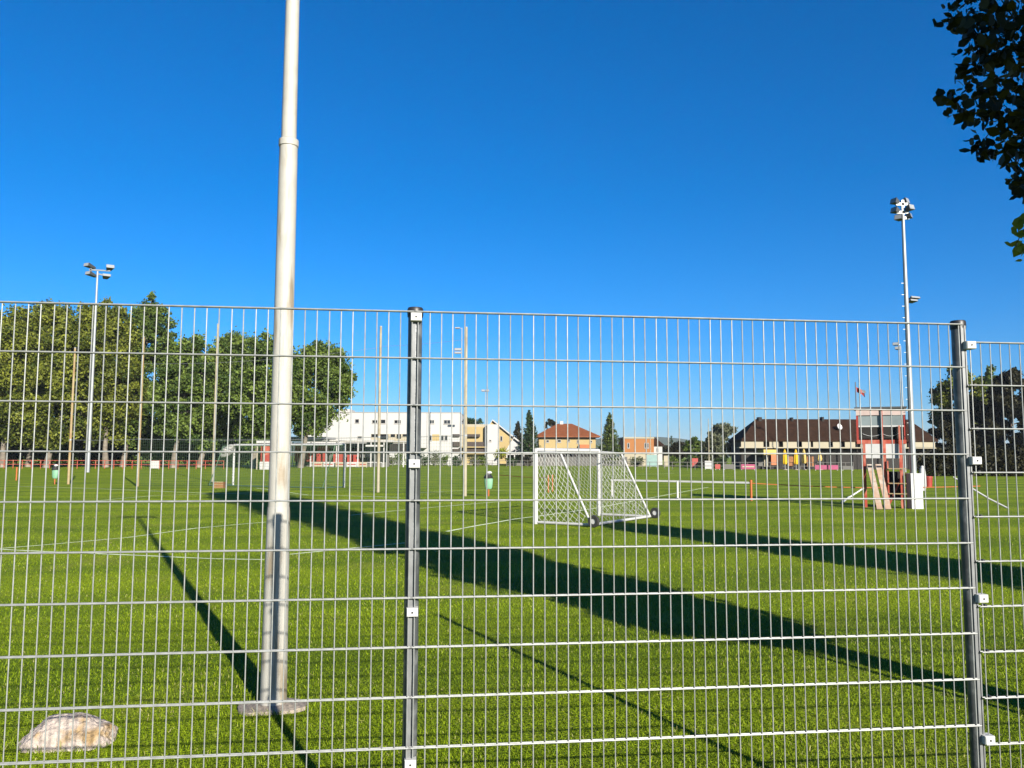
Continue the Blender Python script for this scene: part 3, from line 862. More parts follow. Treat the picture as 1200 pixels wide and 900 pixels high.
for px, lab in ((731, 'thin far pole at the left corner of the orange house'), (762.5, 'thin far pole in front of the right corner of the orange house'), (831, 'thin far pole in front of the shaggy grey-green tree')):
    p = at(px, 548, 136); t = thing('flag_pole', lab, 'pole', (p.x, 136, 0), 0, 'thin far poles')
    MB().tube([(0, 0, 0), (0, 0, at(px, 491, 136).z)], [0.11, 0.05], 8).build('shaft', M_CREAMP, t, smooth=True)
    MB().lathe([(0.0, 0), (0.08, 0.05), (0.0, 0.14)], 8, (0, 0, at(px, 491, 136).z)).build('finial', M_MAST, t)

# ------------------------------------------------------------------ training gear on the lawn
def dummy(label, px, pyb, pyt):
    b = gp(px, pyb); H = at(px, pyt, b.y).z
    t = thing('training_dummy', label, 'training dummy', b, 0, 'free kick dummies')
    MB().tube([(0, 0, -0.05), (0, 0, H * 0.36)], 0.035, 8).build('stake', M_ORG, t)
    for nm, prof, ma, sy, dx in (('torso', [(0.02, 0.28), (0.12, 0.29), (0.165, 0.35), (0.185, 0.52), (0.195, 0.66), (0.16, 0.74), (0.08, 0.76)], M_MINT, 0.6, 0.0),
                                 ('shoulders', [(0.08, 0.70), (0.20, 0.71), (0.215, 0.77), (0.15, 0.83), (0.115, 0.87), (0.10, 0.93), (0.02, 0.95)], M_BLACK, 0.7, -0.02),
                                 ('cap', [(0.02, 0.91), (0.12, 0.915), (0.115, 0.955), (0.08, 0.99), (0.01, 1.0)], M_WHITE, 0.8, 0.03)):
        MB().lathe([(r, z * H) for r, z in prof], 18, (dx, 0, 0), sy).build(nm, ma, t, smooth=True)
dummy('mint green training dummy on an orange stake, left, before the trees', 64, 567.5, 544)
dummy('mint green training dummy on an orange stake left of the portable goal', 572.5, 581.5, 552)

def barrier(label, pixL, pixR, legs, h, matl):
    a = gp(*pixL); b = gp(*pixR)
    t = thing('low_barrier', label, 'barrier', a)
    d = b - a
    MB().bar((0, 0, h), d + Vector((0, 0, h)), 0.035, 0.075).build('rail', matl, t)
    for k in legs:
        p = d * k
        MB().bar(p, p + Vector((0, 0, h)), 0.07).build('leg', matl, t)
        MB().bar(p + Vector((0, -0.3, 0.02)), p + Vector((0, 0.3, 0.02)), 0.07, 0.04).build('foot', matl, t)
    return t
barrier('low white training barrier on the lawn right of the portable goal', (716, 582), (880, 587), (0.01, 0.5), 0.74, M_WHITE)
def stake(label, px, pyb, h, r=0.04):
    b = gp(px, pyb); t = thing('marker_stake', label, 'stake', b, 0, 'orange stakes')
    MB().tube([(0, 0, -0.05), (0, 0, h)], r, 10).build('rod', M_ORG, t, smooth=True)
    MB().lathe([(r * 1.25, 0), (r * 1.25, 0.06), (r * 0.5, 0.08)], 10, (0, 0, h)).build('knob', M_ORG, t)
    return b
s1 = stake('orange stake at the right end of the low white barrier', 880.5, 587, 0.78, 0.05)
s2 = stake('left one of two orange stakes seen through the portable goal net', 642.5, 577, 0.78, 0.03)
s3 = stake('right one of two orange stakes seen through the portable goal net', 647.5, 576, 0.78, 0.03)
s0 = gp(585, 571.5)
def tape(label, pts, w=0.05):
    m = MB(); vs = []; fs = []
    for i, p in enumerate(pts):
        vs += [p + Vector((0, 0.004, -w / 2)), p + Vector((0, 0.004, w / 2)), p + Vector((0, -0.004, w / 2)), p + Vector((0, -0.004, -w / 2))]
        if i:
            for k in range(4): fs.append((4 * i - 4 + k, 4 * i - 4 + (k + 1) % 4, 4 * i + (k + 1) % 4, 4 * i + k))
    tag(m.add(vs, fs).build('barrier_tape', M_ORG), label, 'tape', 'orange barrier tapes')
e1 = gp(1150, 592)
tape('orange tape running right from the orange stake to behind the red tower', [s1.lerp(e1, k / 8) + Vector((0, 0, 0.72 - 0.12 * math.sin(math.pi * k / 8))) for k in range(9)], 0.035)
tape('orange tape running left behind the portable goal', [s0.lerp(s3, k / 6) + Vector((0, 0, 0.72 - 0.05 * math.sin(math.pi * k / 6))) for k in range(7)], 0.035)
# small goal frame lying by the tower
def frame_piece(name, label, cat, segs, r):
    t = thing(name, label, cat, segs[0][0])
    o0 = segs[0][0]
    for a, b in segs: MB().tube([a - o0, b - o0], r, 8).build('tube', M_WHITE, t, smooth=True)
    return t
p1 = gp(987, 590); p2 = gp(995, 583); p3 = at(1015, 570, p2.y + 0.3)
frame_piece('mini_goal', 'small white tubular goal left of the leaning planks', 'goal frame',
            [(p1, at(987, 569, p1.y)), (p2, p3), (p1 + Vector((0, 0, 0.03)), p2 + Vector((0, 0, 0.03)))], 0.035)
q1 = gp(1182, 596); q2 = at(1117, 559, q1.y + 1.2)
frame_piece('mini_goal', 'slanted white tube of a small goal right of the fence post', 'goal frame',
            [(q1, q1.lerp(q2, 0.35) + Vector((0, 0, -0.05))), (q1.lerp(q2, 0.35) + Vector((0, 0, -0.05)), q2)], 0.03)
# worn box by the far goal
b = gp(257, 572); t = thing('crate', 'rust orange low crate standing by the left post of the far goal', 'crate', b)
MB().box(-0.27, 0.27, -0.2, 0.2, 0, 0.34).build('box', M_CRATE, t)
for z in (0.06, 0.20, 0.335): MB().bar((-0.285, -0.215, z), (0.285, -0.215, z), 0.025, 0.05).build('slat', M_WOODP, t)

# ------------------------------------------------------------------ red commentary tower
tb = gp(1035, 595)
TY = tb.y
def TX(px): return (at(px, 540, TY).x - tb.x) * 0.909
def TZ(py): return at(1035, py, TY).z
t = thing('commentary_tower', 'red and white wooden commentary tower on posts beside the floodlight mast', 'tower', tb, R(-23))
dpt = 1.5
zt, zw1, zm, zd, zb_, zl = TZ(478.5), TZ(486.5), TZ(500), TZ(515.5), TZ(520), TZ(537)
xl, xr = TX(1004.5), TX(1063)
for px in (1013, 1037, 1057.5):
    for y in (0.0, dpt):
        MB().bar((TX(px), y, 0), (TX(px), y, zb_ - 0.002), 0.085).build('post', M_RED, t)
MB().box(xl, xr, -0.02, dpt + 0.05, zb_, zd).build('floor_beam', M_RED, t)
MB().box(xl + 0.05, xr - 0.05, 0.72, dpt - 0.002, zd + 0.002, zt - 0.002).build('back_wall', M_WHITE, t)
for x0 in (xl, xr - 0.07): MB().box(x0, x0 + 0.07, 0.0, dpt, zd + 0.002, zw1 - 0.004).build('side_wall', M_REDF, t)
MB().box(xl - 0.05, xr + 0.05, -0.12, dpt + 0.15, zt, zt + 0.05).build('roof', M_LAMP, t)
MB().box(xl, xr, -0.03, 0.0, zw1, zt - 0.003).build('fascia', mat('pale_pink_board', (0.30, 0.235, 0.22), 0.7, 0, 0.1, 3), t)
cxm = TX(1035)
for (x0, x1) in ((xl + 0.075, cxm - 0.03), (cxm + 0.03, xr - 0.075)):
    MB().box(x0, x1, 0.02, 0.03, zm + 0.05, zw1 - 0.01).build('window_pane', M_GLAZE, t)
    MB().box(x0, x1, 0.025, 0.055, zd + 0.05, zm - 0.012).build('lower_panel', M_DARK, t)
MB().box(xl + 0.072, xr - 0.072, -0.012, 0.02, zm - 0.01, zm + 0.045).build('transom', M_WHITE, t)
MB().bar((cxm, -0.05, TZ(549)), (cxm, -0.05, zt - 0.004), 0.06).build('front_post', M_RED, t)
MB().bar((TX(1055), -0.16, 0.0), (TX(1055), -0.09, TZ(499)), 0.06).build('ladder_rail', M_RED, t)
MB().bar((TX(1040), -0.16, 0.0), (TX(1040), -0.09, TZ(540)), 0.045).build('ladder_rail', M_RED, t)
for py in (549, 566, 578):
    MB().bar((TX(1040), -0.19, TZ(py)), (TX(1061), -0.19, TZ(py)), 0.06, 0.035).build('rung', M_WOODP, t)
for (a, b_) in (((TX(1040), 0.03, TZ(592)), (TX(1057), 0.03, TZ(556))),):
    MB().bar(a, b_, 0.05).build('brace', M_RED, t)
MB().box(TX(1037), TX(1055), 0.5, 1.2, 0.25, TZ(553)).build('storage_box', M_DARK, t)
# white banners under the floor
for (x0, x1) in ((TX(1014), cxm - 0.035), (cxm + 0.035, TX(1057))):
    MB().box(x0, x1, -0.022, -0.006, zl, zb_ - 0.006).build('banner', M_WHITE, t)
# cables drooping inside the opening
for (x0, x1) in ((xl + 0.2, cxm), (cxm, xr - 0.25)):
    pts = [(x0 + (x1 - x0) * k / 8, -0.0, zm - 0.12 - 0.22 * math.sin(math.pi * (0.2 + 0.6 * k / 8))) for k in range(9)]
    MB().tube(pts, 0.008, 5).build('cable', M_WHITE, t)
# flag on the roof
fx = TX(1004.5) + 0.02
MB().tube([(fx, 0.3, zt + 0.06), (fx, 0.3, at(1005, 446, TY).z)], 0.018, 8).build('flag_pole', M_DKST, t)
zf = at(1005, 452, TY).z
fl = MB(); vs = []; fs = []
for k in range(9):
    x = fx + 0.02 + k * 0.034; y = 0.3 + 0.06 * math.sin(k * 1.1); dz = -0.012 * k - 0.0016 * k * k
    vs += [(x, y, zf + dz), (x, y + 0.004, zf + dz), (x + 0.02, y, zf + dz - 0.19), (x + 0.02, y + 0.004, zf + dz - 0.19)]
    if k:
        o_ = 4 * k - 4
        fs += [(o_, o_ + 4, o_ + 6, o_ + 2), (o_ + 1, o_ + 3, o_ + 7, o_ + 5), (o_, o_ + 1, o_ + 5, o_ + 4), (o_ + 2, o_ + 6, o_ + 7, o_ + 3)]
flag = fl.add(vs, fs).build('flag', M_REDF, t)
MB().add([(fx + 0.17, 0.285 + 0.0, zf - 0.09), (fx + 0.33, 0.21, zf - 0.15), (fx + 0.34, 0.21, zf - 0.25), (fx + 0.18, 0.275, zf - 0.20), (fx + 0.17, 0.30, zf - 0.09), (fx + 0.33, 0.225, zf - 0.15), (fx + 0.34, 0.225, zf - 0.25), (fx + 0.18, 0.29, zf - 0.20)],
         [(0, 1, 2, 3), (7, 6, 5, 4), (0, 4, 5, 1), (1, 5, 6, 2), (2, 6, 7, 3), (3, 7, 4, 0)]).build('flag_patch', M_WHITE, flag)
# two planks leaning on the tower
for (x0, x1, lab) in ((1031, 1019, 'left pale plank leaning against the red tower'), (1041, 1029, 'right pale plank leaning against the red tower')):
    a = gp(x0, 597.5); bb = at(x1, 545, TY - 0.18 + (x1 - 1035) / FPX * TY * -0.42)
    d = bb - a
    m = MB(); m.bar((0, 0, 0), d, 0.19, 0.045)
    o = m.build('plank', M_PLANK, None, a + Vector((0, 0, 0.02))); tag(o, lab, 'plank', 'planks leaning on the tower')
    m2 = MB(); m2.bar(d * 0.93 + Vector((0, -0.03, 0)), d * 0.97 + Vector((0, -0.03, 0)), 0.16, 0.03); m2.build('strap', M_DKST, o)
# red and white rolled mats behind the mast base
b = gp(1088, 571); t = thing('red_bin', 'red bin on the lawn right of the mast base box', 'bin', b)
MB().lathe([(0.20, 0), (0.24, 0.55), (0.25, 0.62), (0.21, 0.66), (0.0, 0.67)], 14).build('body', M_REDF, t, smooth=True)
MB().lathe([(0.255, 0.58), (0.262, 0.60), (0.255, 0.63)], 14).build('rim', M_RED, t)
b = gp(1082, 575); t = thing('white_sack', 'white sack standing between the mast base box and red bin', 'sack', b)
MB().lathe([(0.12, 0), (0.17, 0.25), (0.17, 0.8), (0.13, 1.15), (0.07, 1.32), (0.0, 1.35)], 14, (0, 0, 0), 0.8).build('body', M_WHITE, t, smooth=True)
MB().lathe([(0.105, 1.20), (0.115, 1.23), (0.105, 1.26)], 12, (0, 0, 0), 0.8).build('tie', M_MAST, t)

# ------------------------------------------------------------------ buildings
def rect(px0, px1, py0, py1, Y):
    pm = (py0 + py1) / 2
    return at(px0, pm, Y).x, at(px1, pm, Y).x, at((px0 + px1) / 2, py1, Y).z, at((px0 + px1) / 2, py0, Y).z

def window(parent, org, px0, px1, py0, py1, Y, pane=None, frame=None, mull=0):
    x0, x1, z0, z1 = rect(px0, px1, py0, py1, Y)
    ox = org
    y = -0.03
    w = 0.09
    m = MB()
    m.box(x0 - ox, x1 - ox, y - 0.03, y + 0.028, z0, z0 + w); m.box(x0 - ox, x1 - ox, y - 0.03, y + 0.028, z1 - w, z1)
    m.box(x0 - ox, x0 - ox + w, y - 0.03, y + 0.028, z0 + w, z1 - w); m.box(x1 - ox - w, x1 - ox, y - 0.03, y + 0.028, z0 + w, z1 - w)
    for k in range(mull):
        xm = x0 + (x1 - x0) * (k + 1) / (mull + 1) - ox
        m.box(xm - w / 2, xm + w / 2, y - 0.03, y + 0.028, z0 + w, z1 - w)
    f = m.build('window', frame or M_FRAME, parent)
    MB().box(x0 - ox + w * 0.5, x1 - ox - w * 0.5, y + 0.0, y + 0.02, z0 + w * 0.5, z1 - w * 0.5).build('pane', pane or M_PANE, f)
    MB().box(x0 - ox - 0.05, x1 - ox + 0.05, y - 0.09, y + 0.02, z0 - 0.07, z0 - 0.004).build('sill', M_FRAME, f)
    return f

def block(name, parent, org, px0, px1, pyt, Y, d0, d1, matl, pyb=None):
    x0, x1, _, z1 = rect(px0, px1, pyt, pyt, Y)
    zb = 0 if pyb is None else at((px0 + px1) / 2, pyb, Y).z
    return MB().box(x0 - org, x1 - org, d0, d1, zb, z1).build(name, matl, parent)

# --- white apartment block
Y = 158.2
ox = at(460, 540, Y).x
wb = thing('apartment_block', 'long white flat roofed apartment block behind the far end of the pitch', 'building', (ox, Y, 0))
block('wall', wb, ox, 360, 539, 483.5, Y, 0, 12, M_WALLW)
block('stair_head', wb, ox, 396, 408, 479, Y, 1.5, 7, M_WALLW, 483.4)
block('wing', wb, ox, 539.2, 571, 497, Y, 0.6, 12, M_WALLP)
block('end_tower', wb, ox, 571, 583.5, 497.6, Y, -1.2, 11, M_WALLW)
block('bay', wb, ox, 490, 501, 484.5, Y, -1.5, -0.004, M_WALLW, 525)
block('parapet', wb, ox, 359.5, 539.4, 482.9, Y, -0.12, 12.1, M_FRAME, 483.6)
for (a, b, c, d, mu) in ((416, 421, 491, 496, 0), (436, 442.5, 492, 496.2, 1), (446, 452, 491.5, 496.5, 0), (462, 470, 492, 496.5, 1), (503.5, 509, 492, 496.5, 1), (520, 528, 492, 497, 1),
                      (419, 424.3, 511, 514.3, 0), (502, 506, 510, 516.5, 0), (516.5, 520.2, 510, 516.5, 0), (521, 524.7, 510, 516.5, 0)):
    window(wb, ox, a, b, c, d, Y, mull=mu)
block('colour_panel', wb, ox, 506.6, 514.8, 509, Y, -0.05, -0.005, M_WALLC, 516.5)
# loggia strip on the first floor left
block('loggia_back', wb, ox, 435, 480, 508.6, Y, -0.06, -0.005, M_WALLP, 519)
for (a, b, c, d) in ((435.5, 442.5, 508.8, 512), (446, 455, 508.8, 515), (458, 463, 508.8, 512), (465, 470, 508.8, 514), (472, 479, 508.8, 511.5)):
    x0, x1, z0, z1 = rect(a, b, c, d, Y); MB().box(x0 - ox, x1 - ox, -0.12, -0.065, z0, z1).build('dark_window', M_PANE, wb)  # dark glass panels of the window band
block('balcony_rail', wb, ox, 433, 462, 515.6, Y, -1.0, -0.13, M_WALLW, 518.2)
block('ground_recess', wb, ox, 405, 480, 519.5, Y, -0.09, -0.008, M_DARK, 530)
# balconies of the wing
for (py, h) in ((508.8, 3.0), (517.8, 5.5), (526, 4.2)):
    block('balcony_panel', wb, ox, 547, 567 if py > 512 else 562.5, py, Y, -0.4, 0.3, M_RAIL, py + h)
    block('balcony_panel', wb, ox, 530.5, 538.7, py, Y, -0.45, -0.01, M_RAIL, py + h)
for py in (523.4, 531): block('balcony_slab', wb, ox, 540, 570, py, Y, -1.0, 0.59, M_WALLC, py + 1.2)
block('colour_panel', wb, ox, 545, 569, 500, Y, 0.5, 0.595, M_WALLC, 543)
window(wb, ox, 573, 576, 515.2, 517.6, Y - 1.2).location.y = -1.2
p = at(553, 497, Y)
roofh = bush('roof_hedge', 'dark green hedge on the roof terrace of the white block', (p.x, Y + 3, p.z), 2.3, 1.35, L_CON, 26, 90, 0.25, 'hedge')

# --- pavilion
Y = 126.6
ox = at(400, 540, Y).x
pv = thing('pavilion', 'low red and white clubhouse pavilion with flat roofs and posts behind the far goal', 'pavilion', (ox, Y, 0))
block('back_wall', pv, ox, 340, 452, 519, Y, 3.5, 4.0, M_WALLG)
block('roof', pv, ox, 338, 385.5, 512, Y, -1.0, 5.0, M_WALLW, 514.2)
block('roof_edge', pv, ox, 338, 385.5, 514.3, Y, -1.05, 4.9, M_DARK, 515.4)
block('canopy', pv, ox, 338, 400, 515.5, Y, -1.8, 3.4, M_WALLW, 517.2)
block('canopy', pv, ox, 400.2, 478, 516.6, Y, -1.0, 4.2, M_FRAME, 518.2)
block('awning', pv, ox, 432, 452, 521.6, Y, -2.6, -1.1, M_WALLW, 523.6)
for px in (345, 366, 384, 396, 421, 436, 451, 474):
    x0, x1, _, z1 = rect(px - 0.7, px + 0.7, 518, 518, Y); MB().box(x0 - ox, x1 - ox, -0.9, -0.75, 0, z1 - 0.05).build('post', M_WALLW, pv)
for (a, b, c, d) in ((369, 382, 519.2, 528), (341, 347, 520, 541), (353, 364, 530, 541), (368, 378, 531, 541), (387, 398, 532, 543), (404, 418, 533, 542)):
    x0, x1, z0, z1 = rect(a, b, c, d, Y); MB().box(x0 - ox, x1 - ox, 1.4 + random.uniform(0, 1), 2.7, max(0, z0), z1).build('red_panel', M_REDF, pv)
for (a, b, c, d) in ((349, 353, 522, 531), (383, 399, 522, 531), (406, 419, 520, 531), (424, 433, 521, 540), (438, 449, 525, 541)):
    x0, x1, z0, z1 = rect(a, b, c, d, Y); MB().box(x0 - ox, x1 - ox, 3.2, 3.45, max(0, z0), z1).build('door', M_PANE, pv)
for (a, b) in ((365, 382), (383, 400), (412, 426), (430, 448)):
    x0, x1, _, z1 = rect(a, b, 539.4, 539.4, Y - 4)
    MB().box(x0 - ox, x1 - ox, -4.1, -4.0, 0.72, 0.80).build('railing', M_WHITE, pv)
    for x in (x0, (x0 + x1) / 2, x1): MB().box(x - ox - 0.04, x - ox + 0.04, -4.1, -4.02, 0, 0.715).build('rail_post', M_WHITE, pv)

Y = 103.0
ox = at(313, 543, Y).x
kk = thing('red_kiosk', 'bright red kiosk with white flat roof left of the white pole', 'kiosk', (ox, Y, 0))
block('body', kk, ox, 306, 331, 519.5, Y, 0, 3, M_REDF)
block('roof', kk, ox, 302.5, 333, 516.5, Y, -0.7, 3.6, M_WALLW, 519.4)
for px in (303.5, 311): x0, x1, _, z1 = rect(px - 0.6, px + 0.6, 520, 520, Y); MB().box(x0 - ox, x1 - ox, -0.65, -0.5, 0, z1).build('post', M_WALLP, kk)
block('counter', kk, ox, 306, 322, 541, Y, -0.6, -0.01, M_WALLW)
block('hatch', kk, ox, 309, 319, 523, Y, -0.05, -0.005, M_RED, 533)

# --- gable houses
def gable_house(name, label, pxl, pxr, pyeave, pypeak, pxpeak, Y, dep, wallm, roofm, wins=()):
    ox = at(pxpeak, 540, Y).x
    h = thing(name, label, 'house', (ox, Y, 0))
    xl = at(pxl, pyeave, Y).x - ox; xr = at(pxr, pyeave, Y).x - ox
    ze = at(pxpeak, pyeave, Y).z; zp = at(pxpeak, pypeak, Y).z
    m = MB().prism([(xl, 0), (xr, 0), (xr, ze), (0, zp), (xl, ze)], 'y', 0, dep); m.build('wall', wallm, h)
    for sx, xe in ((-1, xl), (1, xr)):
        d = Vector((xe, 0, ze - zp)); L = d.length; n_ = Vector((-d.z, 0, d.x)) / L
        if n_.z < 0: n_ = -n_
        e = Vector((0, 0, zp)) + d * 1.12
        a = Vector((0, 0, zp))
        MB().prism([(a.x + n_.x * 0.03, a.z + n_.z * 0.03 ), (e.x + n_.x * 0.03, e.z + n_.z * 0.03), (e.x + n_.x * 0.25, e.z + n_.z * 0.25), (a.x, a.z + n_.z * 0.25 + 0.05)], 'y', -0.5, dep + 0.4).build('roof', roofm, h)
        MB().prism([(a.x, a.z - 0.02), (e.x, e.z - 0.02), (e.x + n_.x * 0.27, e.z + n_.z * 0.27), (a.x, a.z + n_.z * 0.29 + 0.05)], 'y', -0.62, -0.51).build('verge_board', M_WALLW, h)
    for w_ in wins: window(h, ox, *w_, Y)
    return h
gable_house('gable_house', 'cream gabled house partly hidden behind the white block', 562, 607, 517, 493, 577, 178, 10, M_WALLC, M_TILEB, ((586, 589, 511, 517),))
gh = gable_house('gable_cottage', 'small white gabled cottage between the white block and the conifers', 595, 620, 527, 513.5, 602, 153, 8, M_WALLW, M_TILEB, ((600, 604, 527.5, 531), (606, 609, 527.5, 531)))
# carport
Y = 144.6; ox = at(610, 543, Y).x
cp = thing('carport', 'white posted carport before the small gabled cottage', 'carport', (ox, Y, 0))
block('roof', cp, ox, 593, 626, 531.2, Y, -0.2, 4, M_WALLW, 532.4)
for px in (594, 603, 614, 625): x0, x1, _, z1 = rect(px - 0.6, px + 0.6, 532.6, 532.6, Y); MB().box(x0 - ox, x1 - ox, 0, 0.2, 0, z1).build('post', M_WALLW, cp)
block('back_wall', cp, ox, 594, 626, 533, Y, 3.4, 3.8, M_WALLG)

# --- yellow house with orange hip roof
def hip_roof(parent, x0, x1, y0, y1, ze, zr, rx0, rx1, matl, name='roof', th=0.25):
    ym = (y0 + y1) / 2
    v = [(x0, y0, ze), (x1, y0, ze), (x1, y1, ze), (x0, y1, ze), (rx0, ym, zr), (rx1, ym, zr),
         (x0, y0, ze - th), (x1, y0, ze - th), (x1, y1, ze - th), (x0, y1, ze - th)]
    return MB().add(v, [(0, 1, 5, 4), (1, 2, 5), (2, 3, 4, 5), (3, 0, 4), (9, 8, 7, 6), (0, 6, 7, 1), (1, 7, 8, 2), (2, 8, 9, 3), (3, 9, 6, 0)]).build(name, matl, parent)
Y = 169.5; ox = at(665, 540, Y).x
yh = thing('yellow_house', 'pale yellow house with orange tiled hip roof between two conifers', 'house', (ox, Y, 0))
block('wall', yh, ox, 631.5, 698, 511.5, Y, 0, 9, M_WALLC)
x0, x1, ze, zp = rect(626.5, 703, 495.5, 511, Y)
r_ = hip_roof(yh, x0 - ox, x1 - ox, -1.0, 10.0, ze, zp, at(655, 496, Y).x - ox, at(672, 496, Y).x - ox, M_TILEO)
block('soffit', yh, ox, 628, 701.5, 511.6, Y, -0.9, -0.01, M_DARK, 513)
block('chimney', r_, ox, 657.5, 661.5, 492.5, Y, 4.2, 5.2, M_WALLW, 498)
for w_ in ((653, 657.5, 515, 518.5), (664.5, 668, 514.5, 518), (676, 679, 515.5, 519.5), (691, 694, 516, 519), (640, 643.5, 515.5, 518.5)): window(yh, ox, *w_, Y)
block('balcony_panel', yh, ox, 679, 690, 521, Y, -1.0, -0.01, M_ORG, 525.5)
block('garage_roof', yh, ox, 624, 703, 525.5, Y, -7, -0.02, M_WALLG, 527.3)
block('garage_wall', yh, ox, 626, 701, 527.4, Y, -6.5, -0.4, M_DARK)

# --- orange house
Y = 158.2; ox = at(750, 540, Y).x
oh = thing('orange_house', 'boxy orange flat roofed house right of the conifer', 'house', (ox, Y, 0))
block('wall', oh, ox, 731, 766.2, 514, Y, 0, 8, M_WALLO)
block('parapet', oh, ox, 730.5, 766.6, 512.2, Y, -0.15, 8.1, M_WALLP, 514)
for w_ in ((735, 737.8, 519, 525.2), (755, 757.2, 519, 525.2), (758.2, 760.4, 519, 525.2)): window(oh, ox, *w_, Y)
block('plinth_band', oh, ox, 730.8, 766.4, 531.5, Y, -0.12, -0.005, M_WALLP)
Y = 169.5; ox = at(774, 540, Y).x
dh = thing('dark_roofed_house', 'white house with a dark roof beside the orange house', 'house', (ox, Y, 0))
block('wall', dh, ox, 764, 776, 521.5, Y, 0, 8, M_WALLW)
m = MB(); a = rect(762, 779.5, 512.5, 522.5, Y)
m.add([(a[0] - ox, -0.4, a[3]), (a[0] - ox + 0.9, -0.4, a[3]), (a[1] - ox, -0.4, a[2]), (a[0] - ox, -0.4, a[2]), (a[0] - ox, 8.4, a[3]), (a[0] - ox + 0.9, 8.4, a[3]), (a[1] - ox, 8.4, a[2]), (a[0] - ox, 8.4, a[2])],
      [(0, 1, 2, 3), (4, 5, 6, 7), (0, 1, 5, 4), (1, 2, 6, 5), (2, 3, 7, 6), (3, 0, 4, 7)]).build('roof', M_TILEB, dh)
window(dh, ox, 769, 772, 525, 529, Y)

# --- long clubhouse with brown roof
Y = 115.3; ox = at(960, 548, Y).x
ch = thing('clubhouse', 'long two storey clubhouse with dark brown hipped roof beyond the pitch', 'building', (ox, Y, 0))
x0, x1, ze, zp = rect(867, 1096, 490.2, 515.5, Y)
cr_ = hip_roof(ch, x0 - ox, x1 - ox, -0.75, 6.5, ze, zp, at(893, 491, Y).x - ox, at(1076, 491, Y).x - ox, M_TILEB)
block('wall', ch, ox, 870, 1092, 514, Y, 0.8, 6.0, M_DARK)
for (a, b) in ((867, 893), (900, 910.5), (916, 932), (938, 948), (951, 969), (974, 983), (988, 1000), (1006, 1030), (1036, 1060), (1066, 1093)):
    block('balcony_panel', ch, ox, a, b, 517.0, Y, -0.6, -0.45, M_WALLP, 524)
block('balcony_slab', ch, ox, 865, 1095, 524.1, Y, -0.7, 0.78, M_WALLP, 525.4)
for px in (872, 896, 912, 934, 949, 971, 985, 1003, 1033, 1063, 1090):
    x0, x1, _, z1 = rect(px - 0.5, px + 0.5, 515.8, 515.8, Y); MB().box(x0 - ox, x1 - ox, -0.35, -0.2, 0, z1).build('post', M_DARK, ch)
for (a, b) in ((874, 884), (904, 914), (920, 930), (944, 952), (957, 968), (975, 984), (992, 1000), (1040, 1050), (1070, 1080)):
    window(ch, ox, a, b, 517.5, 523, Y).location.y = 0.8
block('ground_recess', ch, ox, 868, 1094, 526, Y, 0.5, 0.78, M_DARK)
for (a, b, c) in ((888.2, 903, 'awning'),):
    block('awning', ch, ox, a, b, 527, Y, -2.6, 0.45, M_YPALE, 533)
for (a, b, c, d, ma) in ((904, 912, 530, 545, M_ORG), (923, 930, 535, 546, M_CRATE), (946, 954, 535, 547, M_CRATE), (889, 894, 536, 546, M_WALLG), (895, 900, 533, 547, M_WALLP)):
    x0, x1, z0, z1 = rect(a, b, c, d, Y); MB().box(x0 - ox, x1 - ox, 0.1, 0.45, max(0, z0), z1).build('wall_panel', ma, ch)
for (px, w, py) in ((897, 4, 487.8), (935.5, 2, 488.2), (972, 2.2, 487.6)): block('chimney', cr_, ox, px - w / 2, px + w / 2, py, Y, 2.4, 3.4, M_DARK, 493)
p = at(986, 503, Y)
dish = MB().lathe([(0.0, 0.0), (0.25, 0.03), (0.45, 0.12), (0.44, 0.16), (0.0, 0.06)], 16).build('satellite_dish', M_WHITE, ch, (p.x - ox, 0.8, p.z + 0.35), smooth=True)
dish.rotation_euler = (R(70), 0, R(25))
for (px, py) in ((898, 500), (944, 504), (980, 505)):
    x0, x1, z0, z1 = rect(px - 1.8, px + 1.8, py - 1.2, py + 1.2, Y)
    MB().box(x0 - ox, x1 - ox, 0.2 + (515 - py) * 0.10, 0.5 + (515 - py) * 0.16, z0, z1).build('roof_hatch', M_DARK, cr_)

def parasol(label, px, pyt, pyb, matl, Y):
    b = at(px, 548, Y); H = at(px, pyt, Y).z; hb = at(px, pyb, Y).z
    t = thing('parasol', label, 'parasol', (b.x, Y, 0), 0, 'closed parasols by the clubhouse')
    MB().tube([(0, 0, 0), (0, 0, H)], 0.04, 8).build('pole', M_MAST, t)
    m = MB(); n = 16; prof = [(0.05, H), (0.14, H - 0.3), (0.24, H - 0.9), (0.27, hb + 0.25), (0.20, hb)]
    vs = []; fs = []
    for (r, z) in prof:
        for k in range(n):
            a = 2 * math.pi * k / n; rr = r * (1.12 if k % 2 else 0.82); vs.append((rr * math.cos(a), rr * math.sin(a), z))
    for i in range(len(prof) - 1):
        for k in range(n): fs.append((i * n + k, i * n + (k + 1) % n, (i + 1) * n + (k + 1) % n, (i + 1) * n + k))
    fs.append(tuple(range(n))); m.add(vs, fs).build('canopy', matl, t)
    MB().lathe([(0.32, 0), (0.32, 0.08), (0.05, 0.12)], 12).build('base', M_CONC, t)
for (px, pt, pb_, ma, lab) in ((920, 526.5, 544, M_YEL, 'leftmost closed yellow parasol before the clubhouse'), (933, 526.5, 544, M_YEL, 'second closed yellow parasol from the left before the clubhouse'),
                               (942.5, 526, 543, M_YPALE, 'third closed parasol, narrow and paler, before the clubhouse'), (961, 528.5, 540, M_YPALE, 'pale short parasol furthest right before the clubhouse')):
    parasol(lab, px, pt, pb_, ma, 110.0)

